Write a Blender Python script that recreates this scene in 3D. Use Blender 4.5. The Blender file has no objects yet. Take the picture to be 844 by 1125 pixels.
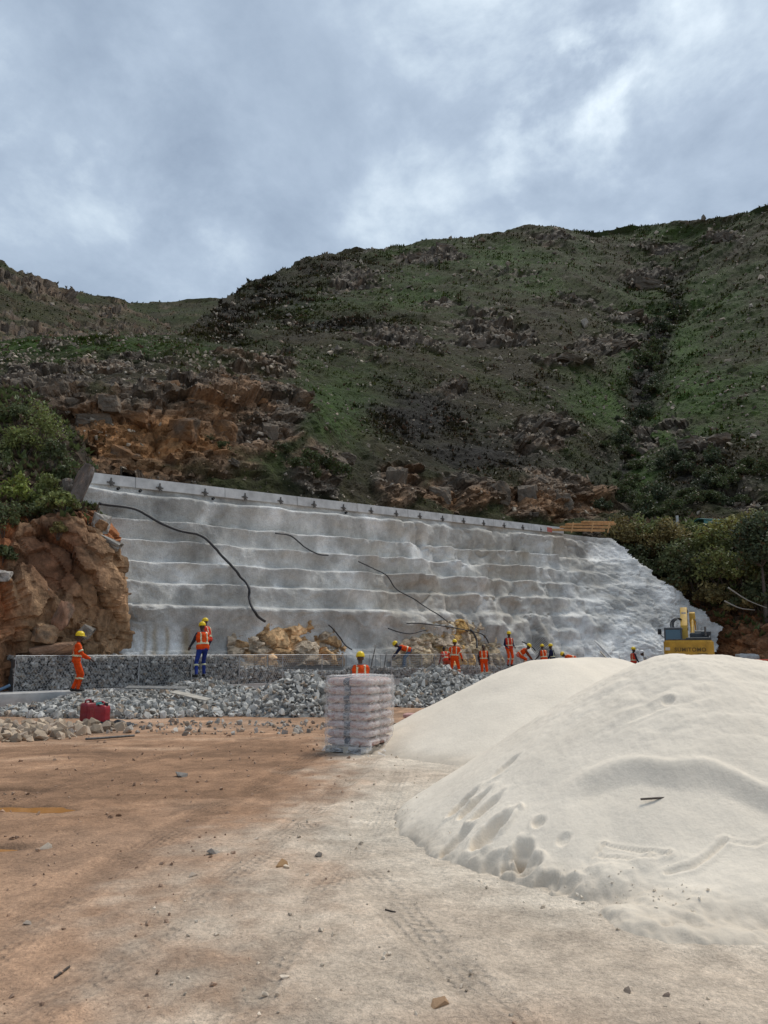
import bpy, bmesh, math, random
import numpy as np
from mathutils import Vector, Matrix

random.seed(11)
rng = np.random.default_rng(11)
R = math.radians
scene = bpy.context.scene
COL = scene.collection

# ------------------------------------------------------------------ camera, sky, sun, exposure
FPX, CX, CY, CAMH, PITCH = 845.0, 422.0, 562.5, 1.6, R(10.3)
cam_data = bpy.data.cameras.new('camera')
cam_data.sensor_fit = 'HORIZONTAL'; cam_data.sensor_width = 36.0
cam_data.lens = 36.0 * FPX / 844.0
cam_data.clip_start = 0.05; cam_data.clip_end = 4000
cam = bpy.data.objects.new('camera', cam_data); COL.objects.link(cam)
cam.location = (0, 0, CAMH); cam.rotation_euler = (math.pi/2 + PITCH, 0, 0)
scene.camera = cam

SUN_EL, SUN_AZ = 60.0, 42.0          # azimuth clockwise from +Y (the viewing direction)
sun_data = bpy.data.lights.new('sun', 'SUN')
sun_data.energy = 1.5; sun_data.angle = R(24); sun_data.color = (1.0, 0.95, 0.87)
sun = bpy.data.objects.new('sun', sun_data); COL.objects.link(sun)
sd = Vector((math.sin(R(SUN_AZ))*math.cos(R(SUN_EL)), math.cos(R(SUN_AZ))*math.cos(R(SUN_EL)), math.sin(R(SUN_EL))))
sun.rotation_euler = sd.to_track_quat('Z', 'Y').to_euler()
sun.location = (20, -10, 40)

scene.view_settings.view_transform = 'Standard'
scene.view_settings.look = 'None'
scene.view_settings.gamma = 1.0
scene.view_settings.use_curve_mapping = False
scene.view_settings.exposure = 0.76

def build_world():
    w = bpy.data.worlds.new('World'); scene.world = w; w.use_nodes = True
    nt = w.node_tree; nt.nodes.clear()
    N = nt.nodes.new; L = nt.links.new
    out = N('ShaderNodeOutputWorld'); bg = N('ShaderNodeBackground')
    sky = N('ShaderNodeTexSky'); sky.sky_type = 'NISHITA'; sky.sun_disc = False
    sky.sun_elevation = R(SUN_EL); sky.sun_rotation = R(SUN_AZ)
    tc = N('ShaderNodeTexCoord'); sep = N('ShaderNodeSeparateXYZ'); L(tc.outputs['Generated'], sep.inputs[0])
    def m(op, a, b=None, c=None):
        n = N('ShaderNodeMath'); n.operation = op
        for i, v in enumerate((a, b, c)):
            if v is None: continue
            if isinstance(v, (int, float)): n.inputs[i].default_value = v
            else: L(v, n.inputs[i])
        return n.outputs[0]
    # cloud deck: view direction carried up to a flat layer
    zc = m('MAXIMUM', sep.outputs[2], 0.0); zc = m('ADD', zc, 0.22)
    u = m('DIVIDE', sep.outputs[0], zc); v = m('DIVIDE', sep.outputs[1], zc)
    comb = N('ShaderNodeCombineXYZ'); L(u, comb.inputs[0]); L(v, comb.inputs[1])
    def noise(scale, detail, rough, dist, off):
        mp = N('ShaderNodeMapping'); mp.inputs['Location'].default_value = off
        mp.inputs['Rotation'].default_value = (0, 0, R(28)); mp.inputs['Scale'].default_value = (1.0, 0.85, 1)
        L(comb.outputs[0], mp.inputs[0])
        n = N('ShaderNodeTexNoise'); n.inputs['Scale'].default_value = scale
        n.inputs['Detail'].default_value = detail; n.inputs['Roughness'].default_value = rough
        n.inputs['Distortion'].default_value = dist
        L(mp.outputs[0], n.inputs['Vector']); return n.outputs[0]
    big = noise(1.15, 4.0, 0.48, 0.12, (4.3, 1.7, 0.4))
    fine = noise(3.6, 9.0, 0.60, 0.15, (1.3, 7.7, 2.4))
    s = m('MULTIPLY', big, 0.55); s = m('MULTIPLY_ADD', fine, 0.45, s)
    wn = N('ShaderNodeTexNoise'); wn.inputs['Scale'].default_value = 9.0; wn.inputs['Detail'].default_value = 5.0; L(tc.outputs['Generated'], wn.inputs['Vector'])
    wo = N('ShaderNodeVectorMath'); wo.operation = 'MULTIPLY_ADD'; L(wn.outputs['Color'], wo.inputs[0]); wo.inputs[1].default_value = (.26, .26, .26); wo.inputs[2].default_value = (-.13, -.13, -.13)
    wv = N('ShaderNodeVectorMath'); wv.operation = 'ADD'; L(tc.outputs['Generated'], wv.inputs[0]); L(wo.outputs[0], wv.inputs[1])
    wd_ = N('ShaderNodeVectorMath'); wd_.operation = 'NORMALIZE'; L(wv.outputs[0], wd_.inputs[0])
    # thinner gaps in the cloud: directions where the deck is bright
    def gap(px, py, width, amt, s_in):
        a = (px-CX)/FPX; b = (CY-py)/FPX
        d = Vector((a, math.cos(PITCH)-b*math.sin(PITCH), math.sin(PITCH)+b*math.cos(PITCH))).normalized()
        dp = N('ShaderNodeVectorMath'); dp.operation = 'DOT_PRODUCT'
        L(wd_.outputs[0], dp.inputs[0]); dp.inputs[1].default_value = d
        k = m('SUBTRACT', dp.outputs['Value'], math.cos(R(width))); k = m('DIVIDE', k, 1-math.cos(R(width)))
        k = m('MAXIMUM', k, 0.0); k = m('POWER', k, 1.6); k = m('MULTIPLY', k, amt)
        k = m('MULTIPLY', k, m('MAXIMUM', m('MULTIPLY_ADD', fine, 3.2, -0.85), 0.0))
        return m('ADD', s_in, k)
    for px, py, wd, am in ((640, 40, 12, 0.24), (656, 90, 3.6, 0.20), (605, 135, 5, 0.16), (140, 205, 12, 0.075), (455, 225, 9, 0.14), (50, 60, 14, 0.06), (250, 260, 9, 0.06), (480, 25, 7, .10), (810, 20, 8, .10), (760, 190, 9, .07)):
        s = gap(px, py, wd, am, s)
    ramp = N('ShaderNodeValToRGB'); L(s, ramp.inputs[0])
    e = ramp.color_ramp.elements
    e[0].position = 0.36; e[0].color = (0.290, 0.338, 0.430, 1)
    e[1].position = 0.75; e[1].color = (0.80, 0.84, 0.90, 1)
    for p, c in ((0.46, (0.365, 0.418, 0.515, 1)), (0.54, (0.440, 0.495, 0.595, 1)), (0.62, (0.57, 0.625, 0.71, 1))):
        q = e.new(p); q.color = c
    # a little of the blue sky's own light comes through the deck
    sc_ = N('ShaderNodeMix'); sc_.data_type = 'RGBA'; sc_.blend_type = 'ADD'; sc_.inputs[0].default_value = 1.0
    mul = N('ShaderNodeMix'); mul.data_type = 'RGBA'; mul.blend_type = 'MULTIPLY'; mul.inputs[0].default_value = 1.0
    L(sky.outputs[0], mul.inputs[6]); mul.inputs[7].default_value = (0.06, 0.06, 0.06, 1)
    lift = N('ShaderNodeMix'); lift.data_type = 'RGBA'; lift.blend_type = 'MULTIPLY'; lift.inputs[0].default_value = 1.0
    L(ramp.outputs[0], lift.inputs[6]); lift.inputs[7].default_value = (4.68, 5.04, 5.12, 1)
    L(lift.outputs[2], sc_.inputs[6]); L(mul.outputs[2], sc_.inputs[7])
    L(sc_.outputs[2], bg.inputs[0]); bg.inputs[1].default_value = 0.125
    L(bg.outputs[0], out.inputs[0])
build_world()

# ------------------------------------------------------------------ view geometry helpers
cp, sp = math.cos(PITCH), math.sin(PITCH)
def U(px, py, Y):
    px = np.asarray(px, float); py = np.asarray(py, float); Y = np.asarray(Y, float)
    a = (px-CX)/FPX; b = (CY-py)/FPX
    t = Y/(cp-b*sp)
    return np.stack(np.broadcast_arrays(a*t, Y, CAMH+(sp+b*cp)*t), -1)
def G(px, py, z=0.0):
    a = (px-CX)/FPX; b = (CY-py)/FPX
    t = (z-CAMH)/(sp+b*cp)
    return np.array([a*t, (cp-b*sp)*t, z])
def ZY(px, z, Y):
    zc = Y*cp+(z-CAMH)*sp
    return np.stack(np.broadcast_arrays((px-CX)/FPX*zc, Y, z), -1)
def proj(P):
    P = np.asarray(P, float)
    zc = P[..., 1]*cp+(P[..., 2]-CAMH)*sp; zc = np.where(np.abs(zc) < .05, .05, zc)
    yc = -P[..., 1]*sp+(P[..., 2]-CAMH)*cp
    return CX+FPX*P[..., 0]/zc, CY-FPX*yc/zc
def sstep(a, b, x):
    t = np.clip((x-a)/(b-a), 0, 1); return t*t*(3-2*t)

# ------------------------------------------------------------------ numpy noise
def hsh(ix, iy, iz, seed=0):
    h = (ix.astype(np.int64)*374761393+iy.astype(np.int64)*668265263+iz.astype(np.int64)*2147483647+seed*974634777) & 0xffffffff
    h = ((h ^ (h >> 13))*1274126177) & 0xffffffff
    h = ((h ^ (h >> 16))*2246822519) & 0xffffffff
    return ((h ^ (h >> 15)) & 0xffffff)/float(0xffffff)
def vnoise(P, seed=0):
    f = np.floor(P); q = P-f; f = f.astype(np.int64); q = q*q*q*(q*(q*6-15)+10)
    r = 0
    for dx in (0, 1):
        wx = q[..., 0] if dx else 1-q[..., 0]
        for dy in (0, 1):
            wy = q[..., 1] if dy else 1-q[..., 1]
            for dz in (0, 1):
                wz = q[..., 2] if dz else 1-q[..., 2]
                r = r+wx*wy*wz*hsh(f[..., 0]+dx, f[..., 1]+dy, f[..., 2]+dz, seed)
    return r*2-1
def fbm(P, oct=4, seed=0, gain=0.5):
    P = np.asarray(P, float); s = 0; a = 1; t = 0
    for o in range(oct):
        s = s+a*vnoise(P*(2.03**o)+o*17.3, seed+o); t += a; a *= gain
    return s/t
def fb2(x, y, sc, oct=4, seed=0, gain=.5):
    return fbm(np.stack([x*sc, y*sc, np.zeros_like(x)+seed*3.7], -1), oct, seed, gain)
def worley(P, seed=0):
    P = np.asarray(P, float)
    f = np.floor(P).astype(np.int64); F1 = np.full(P.shape[:-1], 9.); F2 = F1.copy(); cid = np.zeros(P.shape[:-1]); cid2 = cid.copy()
    for dx in (-1, 0, 1):
        for dy in (-1, 0, 1):
            for dz in (-1, 0, 1):
                c = f+np.array([dx, dy, dz])
                j = [hsh(c[..., 0], c[..., 1], c[..., 2], seed+k) for k in (1, 2, 3)]
                d = np.sqrt(sum((c[..., k]+j[k]-P[..., k])**2 for k in range(3)))
                n1 = d < F1
                F2 = np.where(n1, F1, np.minimum(F2, d)); F1 = np.where(n1, d, F1)
                cid = np.where(n1, j[0], cid); cid2 = np.where(n1, j[1], cid2)
    return F1, F2, cid, cid2

# ------------------------------------------------------------------ mesh helpers
def mesh_np(name, V, F=None, mat=None, smooth=False, colors=None, T=None):
    """V Nx3; F quads Mx4 and/or T tris Kx3."""
    me = bpy.data.meshes.new(name)
    V = np.asarray(V, np.float32).reshape(-1, 3)
    nq = 0 if F is None else len(F); ntq = 0 if T is None else len(T)
    me.vertices.add(len(V)); me.vertices.foreach_set('co', V.ravel())
    li = []
    if nq: li.append(np.asarray(F, np.int32).ravel())
    if ntq: li.append(np.asarray(T, np.int32).ravel())
    li = np.concatenate(li)
    me.loops.add(len(li)); me.loops.foreach_set('vertex_index', li)
    me.polygons.add(nq+ntq)
    st = np.concatenate([np.arange(nq)*4, nq*4+np.arange(ntq)*3]).astype(np.int32)
    me.polygons.foreach_set('loop_start', st)
    me.polygons.foreach_set('use_smooth', np.full(nq+ntq, bool(smooth)))
    me.update(calc_edges=True)
    if colors is not None:
        at = me.color_attributes.new('Col', 'FLOAT_COLOR', 'POINT')
        c = np.ones((len(V), 4), np.float32); c[:, :3] = np.asarray(colors).reshape(-1, 3)
        at.data.foreach_set('color', c.ravel())
    if mat is not None:
        for m_ in (mat if isinstance(mat, (list, tuple)) else [mat]): me.materials.append(m_)
    me.validate()
    return me
def link(name, me, parent=None, label=None, cat=None, group=None, kind=None):
    o = bpy.data.objects.new(name, me); COL.objects.link(o)
    if parent is not None: o.parent = parent
    for k, v in (('label', label), ('category', cat), ('group', group), ('kind', kind)):
        if v: o[k] = v
    return o
def empty(name, loc, rz=0, label=None, cat=None, group=None):
    o = link(name, None, None, label, cat, group); o.location = loc; o.rotation_euler = (0, 0, rz); o.empty_display_size = .2
    return o
def grid_faces(nx, ny, mask=None):
    i = np.arange(nx-1)[None, :]; j = np.arange(ny-1)[:, None]
    a = (j*nx+i)
    F = np.stack([a, a+1, a+1+nx, a+nx], -1)
    if mask is not None: return F[mask]
    return F.reshape(-1, 4)
def grid_normals(P):
    dx = np.gradient(P, axis=1); dy = np.gradient(P, axis=0)
    n = np.cross(dx, dy); n /= np.linalg.norm(n, axis=-1, keepdims=True)+1e-9
    return n
def compact(V, F, C=None):
    used = np.unique(F); idx = np.full(len(V), -1); idx[used] = np.arange(len(used))
    return V[used], idx[F], (None if C is None else C[used])
def tubes(S, r, sides=4):
    """independent straight rods; S Nx2x3, r scalar or N"""
    S = np.asarray(S, float); n = len(S); r = np.broadcast_to(np.asarray(r, float), (n,))
    d = S[:, 1]-S[:, 0]; d /= np.linalg.norm(d, axis=1, keepdims=True)+1e-9
    h = np.where(np.abs(d[:, 2:3]) < .9, np.array([[0, 0, 1.]]), np.array([[1., 0, 0]]))
    u = np.cross(d, h); u /= np.linalg.norm(u, axis=1, keepdims=True); v = np.cross(d, u)
    a = np.arange(sides)*2*math.pi/sides
    ring = u[:, None]*np.cos(a)[None, :, None]+v[:, None]*np.sin(a)[None, :, None]
    V = np.concatenate([S[:, None, 0]+ring*r[:, None, None], S[:, None, 1]+ring*r[:, None, None]], 1)
    k = np.arange(sides); k2 = (k+1) % sides
    f = np.stack([k, k2, k2+sides, k+sides], -1)
    F = (np.arange(n)[:, None, None]*2*sides+f[None]).reshape(-1, 4)
    return V.reshape(-1, 3), F
def polytube(pts, r, sides=8):
    P = np.asarray(pts, float); n = len(P); r = np.broadcast_to(np.asarray(r, float), (n,))
    d = np.gradient(P, axis=0); d /= np.linalg.norm(d, axis=1, keepdims=True)+1e-9
    V = []; up = np.array([0.13, 0.21, 1.0])
    for i in range(n):
        u = np.cross(d[i], up)
        if np.linalg.norm(u) < .1: u = np.cross(d[i], np.array([1., 0, 0]))
        u /= np.linalg.norm(u); v = np.cross(d[i], u)
        a = np.arange(sides)*2*math.pi/sides
        V.append(P[i]+r[i]*(u[None]*np.cos(a)[:, None]+v[None]*np.sin(a)[:, None]))
    V = np.concatenate(V); k = np.arange(sides); k2 = (k+1) % sides
    f = np.stack([k, k2, k2+sides, k+sides], -1)
    F = (np.arange(n-1)[:, None, None]*sides+f[None]).reshape(-1, 4)
    V = np.concatenate([V, P[:1], P[-1:]]); c0, c1 = n*sides, n*sides+1
    T = np.concatenate([np.stack([k2, k, np.full(sides, c0)], -1), np.stack([k+(n-1)*sides, k2+(n-1)*sides, np.full(sides, c1)], -1)])
    return V, F, T
def spline(pts, n):
    P = np.asarray(pts, float); m = len(P); t = np.linspace(0, m-1, n); out = []
    for q in t:
        i = min(int(q), m-2); f = q-i
        p0, p1, p2, p3 = P[max(i-1, 0)], P[i], P[i+1], P[min(i+2, m-1)]
        out.append(.5*((2*p1)+(-p0+p2)*f+(2*p0-5*p1+4*p2-p3)*f*f+(-p0+3*p1-3*p2+p3)*f**3))
    return np.array(out)
def boxsmooth(A, k, axis):
    if k < 1: return A
    pad = [(0, 0)]*A.ndim; pad[axis] = (k, k)
    B = np.pad(A, pad, mode='edge'); c = np.cumsum(B, axis=axis)
    c = np.insert(c, 0, 0, axis=axis); n = A.shape[axis]; w = 2*k+1
    return (np.take(c, np.arange(w, w+n), axis=axis)-np.take(c, np.arange(0, n), axis=axis))/w

class BM:
    """collects bevelled boxes, prisms and lathes into one mesh"""
    def __init__(s): s.bm = bmesh.new()
    def _merge(s, b, M):
        bmesh.ops.transform(b, matrix=M, verts=b.verts)
        me = bpy.data.meshes.new('tmp'); b.to_mesh(me); b.free(); s.bm.from_mesh(me); bpy.data.meshes.remove(me)
    def box(s, size, loc, rot=(0, 0, 0), bev=0.0, seg=2):
        b = bmesh.new(); bmesh.ops.create_cube(b, size=1)
        bmesh.ops.scale(b, vec=size, verts=b.verts)
        if bev: bmesh.ops.bevel(b, geom=b.edges[:], offset=bev, segments=seg, affect='EDGES', profile=.6)
        from mathutils import Euler
        s._merge(b, Matrix.Translation(loc) @ Euler(rot).to_matrix().to_4x4()); return s
    def prism(s, pts, w, M=None, bev=0.0, seg=2):
        """pts in local (y,z), extruded along x, centred"""
        b = bmesh.new()
        vs = [b.verts.new((-w/2, p[0], p[1])) for p in pts]; f = b.faces.new(vs)
        r = bmesh.ops.extrude_face_region(b, geom=[f])
        bmesh.ops.translate(b, vec=(w, 0, 0), verts=[v for v in r['geom'] if isinstance(v, bmesh.types.BMVert)])
        bmesh.ops.recalc_face_normals(b, faces=b.faces[:])
        if bev: bmesh.ops.bevel(b, geom=b.edges[:], offset=bev, segments=seg, affect='EDGES', profile=.6)
        s._merge(b, M or Matrix.Identity(4)); return s
    def cyl(s, p0, p1, r, r2=None, seg=14):
        p0 = Vector(p0); p1 = Vector(p1); d = p1-p0
        b = bmesh.new(); bmesh.ops.create_cone(b, cap_ends=True, segments=seg, radius1=r, radius2=r if r2 is None else r2, depth=d.length)
        s._merge(b, Matrix.Translation((p0+p1)/2) @ d.to_track_quat('Z', 'Y').to_matrix().to_4x4()); return s
    def done(s, name, mat, parent=None, smooth=True, **k):
        me = bpy.data.meshes.new(name); bmesh.ops.recalc_face_normals(s.bm, faces=s.bm.faces[:]); s.bm.to_mesh(me); s.bm.free(); me.materials.append(mat)
        if smooth:
            for p in me.polygons: p.use_smooth = True
            try: me.set_sharp_from_angle(angle=R(35))
            except Exception: pass
        return link(name, me, parent, **k)

# ------------------------------------------------------------------ materials
def new_mat(name):
    m = bpy.data.materials.new(name); m.use_nodes = True; nt = m.node_tree
    return m, nt, nt.nodes['Principled BSDF']
def set_in(b, **k):
    names = {'rough': 'Roughness', 'metal': 'Metallic', 'spec': 'Specular IOR Level', 'trans': 'Transmission Weight', 'alpha': 'Alpha', 'coat': 'Coat Weight', 'ior': 'IOR'}
    for a, v in k.items(): b.inputs[names[a]].default_value = v
def mix(nt, blend, fac, a, b):
    n = nt.nodes.new('ShaderNodeMix'); n.data_type = 'RGBA'; n.blend_type = blend
    for i, v in ((0, fac), (6, a), (7, b)):
        if isinstance(v, (int, float)): n.inputs[i].default_value = v
        elif isinstance(v, tuple): n.inputs[i].default_value = (*v[:3], 1)
        else: nt.links.new(v, n.inputs[i])
    return n.outputs[2]
def tex(nt, scale, detail=4, rough=.55, coord='Object', dist=0, vec=(1, 1, 1), kind='noise'):
    tc = nt.nodes.new('ShaderNodeTexCoord'); mp = nt.nodes.new('ShaderNodeMapping'); mp.inputs['Scale'].default_value = vec
    nt.links.new(tc.outputs[coord], mp.inputs[0])
    if kind == 'noise':
        n = nt.nodes.new('ShaderNodeTexNoise'); n.inputs['Detail'].default_value = detail; n.inputs['Roughness'].default_value = rough; n.inputs['Distortion'].default_value = dist
    else:
        n = nt.nodes.new('ShaderNodeTexVoronoi')
    n.inputs['Scale'].default_value = scale; nt.links.new(mp.outputs[0], n.inputs['Vector'])
    return n.outputs[0]
def ramp(nt, src, stops):
    r = nt.nodes.new('ShaderNodeValToRGB'); nt.links.new(src, r.inputs[0]); e = r.color_ramp.elements
    e[0].position, e[0].color = stops[0][0], (*stops[0][1], 1); e[1].position, e[1].color = stops[-1][0], (*stops[-1][1], 1)
    for p, c in stops[1:-1]: q = e.new(p); q.color = (*c, 1)
    return r.outputs[0]
def g3(v): return (v, v, v)
def bump(nt, b, src, strength, dist):
    n = nt.nodes.new('ShaderNodeBump'); n.inputs['Strength'].default_value = strength; n.inputs['Distance'].default_value = dist
    nt.links.new(src, n.inputs['Height'])
    prev = b.inputs['Normal'].links
    if prev: nt.links.new(prev[0].from_socket, n.inputs['Normal'])
    nt.links.new(n.outputs[0], b.inputs['Normal'])
def vcol_mat(name, scales, var=(.62, 1.38), rough=.95, bumps=(), spec=.2):
    m, nt, b = new_mat(name)
    a = nt.nodes.new('ShaderNodeVertexColor'); a.layer_name = 'Col'; c = a.outputs[0]
    for s, amt in scales:
        f = ramp(nt, tex(nt, s, 5, .6), [(.28, g3(var[0])), (.72, g3(var[1]))])
        c = mix(nt, 'MULTIPLY', amt, c, f)
    nt.links.new(c, b.inputs['Base Color']); set_in(b, rough=rough, spec=spec)
    for s, st, d in bumps: bump(nt, b, tex(nt, s, 6, .62), st, d)
    return m
def flat_mat(name, col, rough=.6, metal=0, spec=.4, noise=None, bumps=(), coord='Object'):
    m, nt, b = new_mat(name)
    c = None
    if noise:
        s, lo, hi = noise
        c = mix(nt, 'MULTIPLY', 1.0, tuple(col), ramp(nt, tex(nt, s, 6, .6, coord), [(.3, g3(lo)), (.7, g3(hi))]))
        nt.links.new(c, b.inputs['Base Color'])
    else: b.inputs['Base Color'].default_value = (*col, 1)
    set_in(b, rough=rough, metal=metal, spec=spec)
    for s, st, d in bumps: bump(nt, b, tex(nt, s, 5, .6, coord), st, d)
    return m

M = {}
M['terrain'] = vcol_mat('terrain', [(.9, .8), (5.0, .9), (.12, .5)], (.55, 1.45), bumps=[(1.6, .9, .5), (7, .8, .12)])
M['cliff'] = vcol_mat('cliff', [(1.1, .75), (5.5, .85)], (.45, 1.5), bumps=[(2.2, .8, .25), (10, .8, .06)])
M['ground'] = vcol_mat('ground', [(.8, .4), (6, .6), (34, .75), (120, .7)], (.66, 1.32), rough=.9, bumps=[(7, .6, .05), (28, .7, .02), (90, .7, .006), (260, .5, .002)])
def add_tread(m):
    """tyre marks: lug pattern pressed along the wheel paths carried by the ground mesh"""
    nt = m.node_tree; b = nt.nodes['Principled BSDF']; a = nt.nodes.new('ShaderNodeVertexColor'); a.layer_name = 'Trk'; sp_ = nt.nodes.new('ShaderNodeSeparateColor'); nt.links.new(a.outputs[0], sp_.inputs[0])
    def mm(op, x, y=None, z=None):
        n = nt.nodes.new('ShaderNodeMath'); n.operation = op
        for i, v in enumerate((x, y, z)):
            if v is None: continue
            if isinstance(v, (int, float)): n.inputs[i].default_value = v
            else: nt.links.new(v, n.inputs[i])
        return n.outputs[0]
    k, s_ = sp_.outputs[0], sp_.outputs[1]
    rib = mm('SINE', mm('MULTIPLY', k, 2*math.pi/.062)); lug = mm('SINE', mm('MULTIPLY', mm('ADD', s_, mm('MULTIPLY', mm('ABSOLUTE', k), .8)), 2*math.pi/.085))
    pat = mm('ADD', mm('MULTIPLY', rib, .6), mm('MULTIPLY', lug, .5)); fade = ramp(nt, tex(nt, 1.6, 4, .6), [(.42, g3(0)), (.62, g3(1))])
    w = mm('MULTIPLY', mm('MULTIPLY', pat, sp_.outputs[2]), fade)
    c = b.inputs['Base Color'].links[0].from_socket; f = mm('MULTIPLY_ADD', w, .09, .985); cc = nt.nodes.new('ShaderNodeCombineColor'); [nt.links.new(f, cc.inputs[i]) for i in range(3)]
    nt.links.new(mix(nt, 'MULTIPLY', 1.0, c, cc.outputs[0]), b.inputs['Base Color']); bump(nt, b, w, .6, .014)
add_tread(M['ground'])
M['sand'] = vcol_mat('sand', [(1.2, .35), (30, .30), (300, .35)], (.82, 1.16), rough=.95, bumps=[(14, .45, .02), (60, .4, .005), (220, .4, .0015)])
M['shotcrete'] = vcol_mat('shotcrete', [(.7, .4), (4, .45), (24, .6)], (.66, 1.28), rough=1.0, spec=.08, bumps=[(4, .7, .07), (16, .9, .04), (60, .7, .012)])
M['rock'] = vcol_mat('rock', [(3, .7), (16, .7)], (.55, 1.4), bumps=[(9, .7, .05), (40, .5, .01)])
M['stone'] = vcol_mat('stone', [(12, .6), (60, .5)], (.72, 1.25), bumps=[(30, .5, .02)])
M['concrete'] = flat_mat('concrete', (.44, .43, .41), .85, noise=(3.5, .72, 1.15), bumps=[(30, .3, .01)])
M['beam'] = flat_mat('beam_concrete', (.62, .62, .60), .85, noise=(1.9, .66, 1.12), bumps=[(18, .3, .01)])
M['wire'] = flat_mat('galvanised_wire', (.42, .42, .42), .5, .55)
M['steel'] = flat_mat('weathered_steel', (.14, .13, .12), .65, .4, noise=(20, .6, 1.4))
M['hose'] = flat_mat('black_rubber', (.025, .025, .027), .55, noise=(6, .7, 1.6))
M['wood'] = flat_mat('pale_timber', (.50, .27, .11), .8, noise=(5, .7, 1.2))
M['board'] = flat_mat('weathered_board', (.42, .38, .32), .85, noise=(7, .7, 1.2))
M['bark'] = flat_mat('bark', (.10, .08, .065), .95, noise=(14, .55, 1.4), bumps=[(25, .6, .03)])
M['yellow'] = flat_mat('yellow_paint', (.56, .33, .04), .55, noise=(2.5, .65, 1.1), bumps=[(40, .1, .004)])
M['darkpaint'] = flat_mat('dark_grey_paint', (.035, .04, .045), .5, noise=(6, .7, 1.5))
M['greypaint'] = flat_mat('grey_paint', (.10, .11, .12), .5, noise=(6, .8, 1.15))
M['rubber'] = flat_mat('rubber', (.02, .02, .02), .8)
M['print'] = flat_mat('dark_print', (.13, .085, .025), .6)
M['chrome'] = flat_mat('chrome', (.35, .35, .35), .45, .8)
M['red'] = flat_mat('red_plastic', (.33, .02, .03), .42, noise=(5, .7, 1.2))
M['darkred'] = flat_mat('dark_red_plastic', (.21, .014, .022), .45, noise=(5, .7, 1.2))
M['orangeplastic'] = flat_mat('orange_plastic', (.65, .09, .04), .5, noise=(5, .8, 1.1))
M['black'] = flat_mat('black_plastic', (.018, .018, .02), .45)
M['teal'] = flat_mat('teal_cloth', (.03, .17, .17), .9, noise=(30, .6, 1.3))
M['tealtin'] = flat_mat('teal_tarpaulin', (.08, .24, .22), .6, noise=(3, .8, 1.1))
M['green'] = flat_mat('green_pipe', (.04, .12, .05), .5)
M['pinksack'] = flat_mat('pink_sack', (.52, .30, .26), .8, noise=(9, .7, 1.2))
M['leaf'] = None
def leaf_mat():
    m, nt, b = new_mat('leaf')
    a = nt.nodes.new('ShaderNodeVertexColor'); a.layer_name = 'Col'
    nt.links.new(a.outputs[0], b.inputs['Base Color']); set_in(b, rough=.6, spec=.25)
    tr = nt.nodes.new('ShaderNodeBsdfTranslucent'); nt.links.new(a.outputs[0], tr.inputs[0])
    mx = nt.nodes.new('ShaderNodeMixShader'); mx.inputs[0].default_value = .25
    nt.links.new(b.outputs[0], mx.inputs[1]); nt.links.new(tr.outputs[0], mx.inputs[2])
    nt.links.new(mx.outputs[0], nt.nodes['Material Output'].inputs[0]); return m
M['leaf'] = leaf_mat()
def water_mat():
    m, nt, b = new_mat('muddy_water')
    b.inputs['Base Color'].default_value = (.42, .20, .065, 1); set_in(b, rough=.03, spec=.6)
    bump(nt, b, tex(nt, 9, 3, .5), .06, .01); return m
M['water'] = water_mat()
def film_mat():
    m, nt, b = new_mat('clear_film')
    b.inputs['Base Color'].default_value = (.86, .84, .82, 1); set_in(b, rough=.22, spec=.7)
    tr = nt.nodes.new('ShaderNodeBsdfTransparent'); mx = nt.nodes.new('ShaderNodeMixShader')
    f = ramp(nt, tex(nt, 7, 6, .65, 'Object', 1.2, (1, 1, 2.2)), [(.36, g3(.10)), (.72, g3(.62))])
    nt.links.new(f, mx.inputs[0]); nt.links.new(tr.outputs[0], mx.inputs[1]); nt.links.new(b.outputs[0], mx.inputs[2])
    nt.links.new(mx.outputs[0], nt.nodes['Material Output'].inputs[0])
    bump(nt, b, tex(nt, 16, 5, .6, 'Object', 1.5, (1, 1, 3)), .7, .02); return m
M['film'] = film_mat()
def glass_mat():
    m, nt, b = new_mat('cab_glass')
    b.inputs['Base Color'].default_value = (.04, .11, .16, 1); set_in(b, rough=.05, spec=.7); return m
M['glass'] = glass_mat()

# ------------------------------------------------------------------ the lie of the land
def dg(px): return 30200.0/(1300.0-np.minimum(px, 700.))                 # depth of the gabion line
def smin(a, b, k): h = np.clip(.5+.5*(b-a)/k, 0, 1); return b*(1-h)+a*h-k*h*(1-h)
def db(px): return smin(30200.0/(1300.0-np.minimum(px, 900.))+1.35, 47.0+0*px, 4.0)     # wall foot
def dt(px): return smin(30186.0/(1215.0-np.minimum(px, 900.))+2.6, 54.2+0*px, 3.0)      # wall head
def beam_py(px): return 519.0+(px-97.0)*61.0/523.0
def ztop(px):
    q = np.minimum(px, 660.); return U(q, beam_py(q), dt(q))[..., 2]

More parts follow.
